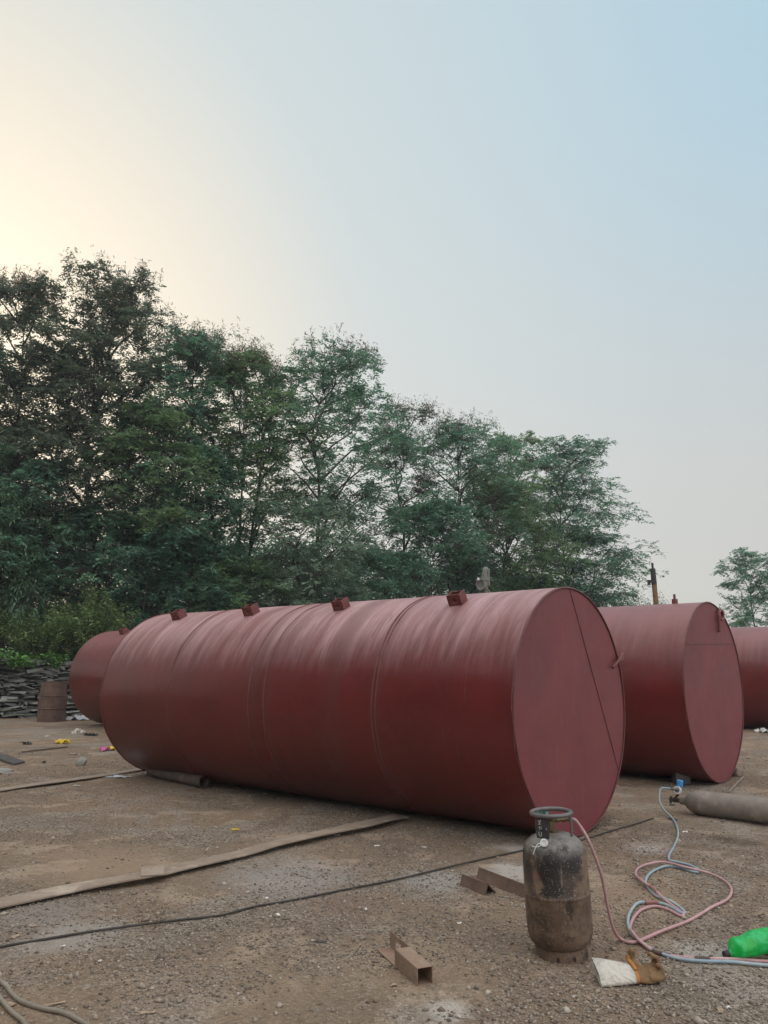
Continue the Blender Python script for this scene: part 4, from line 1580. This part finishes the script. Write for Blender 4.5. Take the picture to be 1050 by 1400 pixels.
def T(px, py, y, label, seed, **kw):
    x = at_px(px, y)
    if 'w' in kw:
        kw['wid'] = kw.pop('w') / F_PX * y
    return tree(kw.pop('name', 'tall_tree'), label, 'tree', (x, y, terr(x, y)), top_h(py + 32, y), seed, group=kw.pop('group', GRP), **kw)


T(8, 352, 26, 'tall tree with thin dark crown at the left edge, cut by the frame', 101, w=200, leafmat='leaf_dry', pods=.2, clumps=28, twigs=20, n_fr=7, csize=.26)
T(137, 350, 27, 'tallest thin topped tree, its crown open against the yellow sky', 102, w=205, leafmat='leaf_dry', pods=.2, clumps=31, twigs=20, n_fr=7, csize=.26)
T(248, 432, 28, 'dense dark tree right of the tallest tree, fringed with seed pods', 103, w=195, pods=.22, clumps=27)
T(335, 456, 29, 'tree with forked trunk seen against the bright gap, pods along its top', 104, w=170, pods=.22, clumps=21, leafmat='leaf_green', fork=.42, base=.45, stems=2)
T(437, 450, 30, 'tree with crown reaching out to the right above the bright gap', 105, w=215, pods=.12, clumps=25, base=.42, fork=.38, off=.05)
T(545, 520, 34, 'slender thin topped tree with pale pods in the middle of the row', 106, w=110, leafmat='leaf_dry', pods=.5, clumps=13, twigs=13, n_fr=7)
T(628, 550, 34.5, 'broad dense tree above the pipe elbow, its top a rounded dome', 107, w=210, pods=.12, clumps=29, wide=.66)
T(782, 570, 38, 'rightmost tree of the row, layered branches reaching over the sky', 108, w=192, clumps=32, base=.12, wide=.60, fork=.22, flat=.45, csize=.27)
T(70, 450, 26.5, 'lower thin tree between the two tallest at left', 109, w=185, leafmat='leaf_dry', clumps=22, n_fr=6)
T(198, 520, 26.5, 'lower tree with clear forked trunk in front of the dense dark tree', 110, w=170, leafmat='leaf_green', clumps=18, base=.5, fork=.40, stems=2)
T(285, 590, 27.5, 'small dark tree below the forked one, left of the bright gap', 111, w=150, clumps=15)
T(420, 655, 28, 'pale feathery small tree low in the middle of the row', 112, w=200, leafmat='leaf_pale', clumps=18, base=.15, name='small_tree')
T(590, 650, 32, 'small tree with several thin stems below the rounded dome', 114, w=160, clumps=14, base=.5, fork=.35, stems=3, name='small_tree')
T(690, 615, 35, 'dense tree low between the rounded dome and the rightmost tree', 115, w=175, leafmat='leaf_green', clumps=22, base=.2)
T(795, 690, 37, 'small tree under the right side of the rightmost tree', 116, w=160, clumps=16, base=.1, flat=.5, name='small_tree')
T(20, 590, 25.5, 'dark middle height tree behind the broad leaved one', 117, w=190, clumps=18, base=.2)
T(-80, 420, 26, 'dark tree at the left edge, mostly outside the frame', 118, w=180, clumps=18)
T(-185, 440, 26, 'dark tree outside the left edge of the frame', 145, w=200, clumps=20)
T(0, 632, 24.4, 'broad leaved tree with glossy hanging leaves at the left edge', 119, w=165, leafmat='leaf_broad', broad=True, clumps=20, base=.28, n_fr=11, name='broadleaf_tree', group='broad leaved tree')
T(140, 665, 27, 'small dense tree over the olive shrub at left', 120, w=210, clumps=20, base=.25, name='small_tree')
T(235, 690, 27.5, 'small dense tree behind the far end of the large tank', 121, w=200, clumps=20, base=.12, name='small_tree')
T(330, 735, 28, 'low dark tree directly above the second lug of the large tank', 122, w=150, leafmat='leaf_green', clumps=15, base=.1, name='small_tree')
T(520, 720, 30.5, 'low dark tree directly above the third lug of the large tank', 123, w=170, clumps=16, base=.1, name='small_tree')
T(700, 560, 39, 'tree standing behind the right side of the rounded dome', 143, w=130, clumps=18, leafmat='leaf_green')
x = at_px(1036, 46)
tree('lone_tree', 'lone tree with open crown far right behind the end tank', 'tree', (x, 46, 0), top_h(755, 46) + terr(0, 0), 131, 'leaf', None, wid=5.0, clumps=20, base=.2, leafk=1.05, csize=.22, twigs=20)


# shrubs, plants and masses
def shrub(name, label, at, Hh, W, stems, mat, seed, ll=.07, lw=.03, per=26, broad=False, group=None, cat='shrub'):
    r = np.random.default_rng(seed)
    t = thing(name, label, cat, at, 0, group)
    m = MB()
    B, D = [], []
    for k in range(stems):
        az = r.uniform(0, 2 * PI)
        rad = W * math.sqrt(r.random())
        e = np.array([math.cos(az) * rad, math.sin(az) * rad, Hh * r.uniform(.55, 1.0) * (1 - .35 * (rad / W) ** 2)])
        b = np.array([math.cos(az) * rad * .3, math.sin(az) * rad * .3, -.05])
        P = [b, b * .5 + e * .5 + np.array([0, 0, .12 * Hh]) + r.normal(0, .05, 3), e]
        P = [Vector(p) for p in P]
        sp = smooth_path(P, 5)
        m.tube(sp, [.007] * (len(sp) - 1) + [.003], 3, caps=False)
        A = np.array([list(p) for p in sp])
        s = r.uniform(.12, 1, per) * (len(A) - 1.001)
        i = s.astype(int)
        B.append(A[i] + (A[i + 1] - A[i]) * (s - i)[:, None] + r.normal(0, .05, (per, 3)))
        az2 = r.uniform(0, 2 * PI, per)
        D.append(np.stack([np.cos(az2), np.sin(az2), r.uniform(-.2, .9, per)], -1))
    m.build('stems', M['bark'], t, 180)
    V = leaves(np.concatenate(B), np.concatenate(D), r, ll, lw, .25)
    leaf_obj('foliage', V, M[mat], t)
    return t


def on_terr(px, y):
    return (at_px(px, y), y, terr(0, 0))


sg = 'shrubs on top of the stone wall'
shrub('olive_shrub', 'olive green bushy shrub above the leftmost tank', on_terr(140, 24.6), 2.7, 1.5, 120, 'leaf_olive', 201, .125, .055, 70, group=sg)
shrub('olive_shrub', 'shorter olive shrub over the drum, left of the bushy one', on_terr(70, 24.0), 1.9, 1.2, 90, 'leaf_olive', 202, .115, .050, 60, group=sg)
shrub('olive_shrub', 'straggly olive shrub at the left edge on the wall', on_terr(-5, 23.6), 2.3, 1.0, 80, 'leaf_olive', 203, .11, .048, 60, group=sg)
shrub('olive_shrub', 'light shrub peeping over the large tank near its first lug', on_terr(285, 27.6), 2.1, 1.1, 60, 'leaf_olive', 204, .13, .055, 60, group=sg)
pg = 'bright leafy plants on top of the stone wall'
for k, (px, y, hh, lab) in enumerate(((12, 23.0, .62, 'bright green leafy plant on the wall at the left edge'), (48, 23.2, .55, 'bright green leafy plant on the wall above the drum'), (92, 23.8, .55, 'bright green leafy plant on the wall touching the leftmost tank'), (-25, 22.9, .6, 'bright green leafy plant on the wall just outside the left edge'))):
    shrub('leafy_plant', lab, on_terr(px, y), hh, .5, 30, 'leaf_bright', 300 + k, .16, .085, 12, group=pg, cat='plant')


def mass(name, n, fn, mat, seed, ll, lw, thr=.42):
    r = np.random.default_rng(seed)
    P = fn(r, n)
    nz = vnoise(P[:, 0] * .8 + P[:, 1] * .35, P[:, 2] * 1.1 + P[:, 1] * .3, seed)
    nz2 = vnoise(P[:, 0] * 2.3, P[:, 2] * 2.6 + P[:, 1], seed + 1)
    P = P[(nz * .65 + nz2 * .35) > thr]
    az = r.uniform(0, 2 * PI, len(P))
    D = np.stack([np.cos(az), np.sin(az), r.uniform(-.3, .5, len(P))], -1)
    V = leaves(P, D, r, ll, lw, .3)
    o = leaf_obj(name, V, M[mat], None)
    return kind(o, 'stuff')


def under(r, n):
    s = r.uniform(8, 46, n)
    A = np.array([[*wall_pt(a)[0]] for a in np.linspace(8, 46, 200)])
    i = np.clip(((s - 8) / 38 * 199).astype(int), 0, 199)
    d = 1.9 + 3.6 * r.random(n)
    z = WH - .2 + (r.random(n) ** 1.25) * (1.0 + .62 * d)
    return np.stack([A[i, 0] - .25 * d + r.normal(0, .15, n), A[i, 1] + d, z], -1)


mass('undergrowth', 170000, under, 'leaf_under', 401, .13, .055, .38)


def wood(r, n):
    s = r.uniform(2, 44, n)
    A = np.array([[*wall_pt(a)[0]] for a in np.linspace(2, 44, 200)])
    i = np.clip(((s - 2) / 42 * 199).astype(int), 0, 199)
    d = 9 + 8 * r.random(n)
    z = WH + r.random(n) * (7.5 - 2.5 * s / 44)
    return np.stack([A[i, 0] - .25 * d, A[i, 1] + d, z], -1)


mass('woodland', 130000, wood, 'leaf_far', 402, .30, .14, .36)

def wood_behind(r, n):
    a = R_(150) + r.random(n) * R_(118)          # from the left round to behind the photographer's left
    d = 13 + 6 * r.random(n)
    z = -.2 + r.random(n) ** .9 * (9.0 + 1.6 * np.sin(a * 7) + 1.2 * np.sin(a * 17))
    return np.stack([np.cos(a) * d, np.sin(a) * d + 1.5, z], -1)


mass('woodland', 70000, wood_behind, 'leaf_far', 403, .42, .22, .30)

# ------------------------------------------------------------------ sky, sun, air
SUN_AZ, SUN_EL = R_(-34), R_(17)
w = bpy.data.worlds.new('World')
sc.world = w
w.use_nodes = True
nt = w.node_tree
bg = nt.nodes['Background']


class WN(NT):
    def __init__(self, tree):
        self.t = tree


W_ = WN(nt)
sky = W_.n('ShaderNodeTexSky', sky_type='NISHITA')
sky.sun_disc = False
sky.sun_elevation = SUN_EL
sky.sun_rotation = SUN_AZ
sky.air_density, sky.dust_density, sky.ozone_density = 1.0, 4.0, 1.5
sky.altitude = 300
dirv = W_.n('ShaderNodeTexCoord').outputs['Generated']
sv = (math.sin(SUN_AZ) * math.cos(SUN_EL), math.cos(SUN_AZ) * math.cos(SUN_EL), math.sin(SUN_EL))
dp_ = W_.n('ShaderNodeVectorMath', operation='DOT_PRODUCT')
W_.sock(dp_, '0', dirv)
dp_.inputs[1].default_value = sv
cosg = dp_.outputs['Value']
sepw = W_.n('ShaderNodeSeparateXYZ')
W_.sock(sepw, '0', dirv)
elz = sepw.outputs[2]
# hazy evening air: pale veil, warm near the sun, greyer towards the far horizon, unseen fill brightness added overhead and behind the camera
veil = W_.mix(W_.ramp(elz, .12, .66), (6.85, 6.75, 6.4), (4.95, 7.0, 8.2))
glow1 = W_.ramp(cosg, .42, .98)
glow2 = W_.ramp(cosg, .84, 1.0)
veil = W_.mix(W_.math('MULTIPLY', glow1, .74), veil, (7.9, 8.0, 7.45))
veil = W_.mix(W_.math('MULTIPLY', glow2, .9), veil, (10.4, 9.0, 6.9))
bd = W_.n('ShaderNodeVectorMath', operation='DOT_PRODUCT')
W_.sock(bd, '0', dirv)
bd.inputs[1].default_value = (.52, -.85, 0)
back = W_.ramp(bd.outputs['Value'], -.15, .75)
veil = W_.mix(back, veil, (15.5, 15.2, 15.1))
over = W_.ramp(W_.math('ADD', elz, W_.math('MULTIPLY', W_.ramp(sepw.outputs[1], .1, -.4), .30)), .72, .98)
veil = W_.mix(over, veil, (19.0, 18.4, 18.0))
skyc = W_.mix(.88, sky.outputs[0], veil)
W_.sock(bg, 'Color', skyc)
bg.inputs[1].default_value = .10

sl = bpy.data.lights.new('sun', 'SUN')
sl.energy = .6
sl.angle = R_(14)
sl.color = (1, .84, .62)
so = bpy.data.objects.new('sun', sl)
COL.objects.link(so)
so.rotation_euler = Vector(sv).to_track_quat('Z', 'Y').to_euler()

vs_ = sc.view_settings
vs_.view_transform = 'Standard'
vs_.look = 'None'
vs_.exposure = 0.0
vs_.gamma = 1
sc.cycles.use_denoising = True
sc.cycles.max_bounces = 6
sc.cycles.transparent_max_bounces = 4

# the evening air itself: one even box of haze round the whole place
hz = MB().box((0, 40, 15), (240, 240, 36))
ho = hz.build('haze', None, None, 0)
hm = bpy.data.materials.new('haze')
hm.use_nodes = True
ht = hm.node_tree
ht.nodes.remove(ht.nodes['Principled BSDF'])
pv = ht.nodes.new('ShaderNodeVolumePrincipled')
pv.inputs['Color'].default_value = (.86, .93, 1.0, 1)
pv.inputs['Density'].default_value = .001
pv.inputs['Anisotropy'].default_value = .2
ht.links.new(pv.outputs[0], ht.nodes['Material Output'].inputs['Volume'])
ho.data.materials.append(hm)
kind(ho, 'stuff')
sc.cycles.volume_bounces = 0
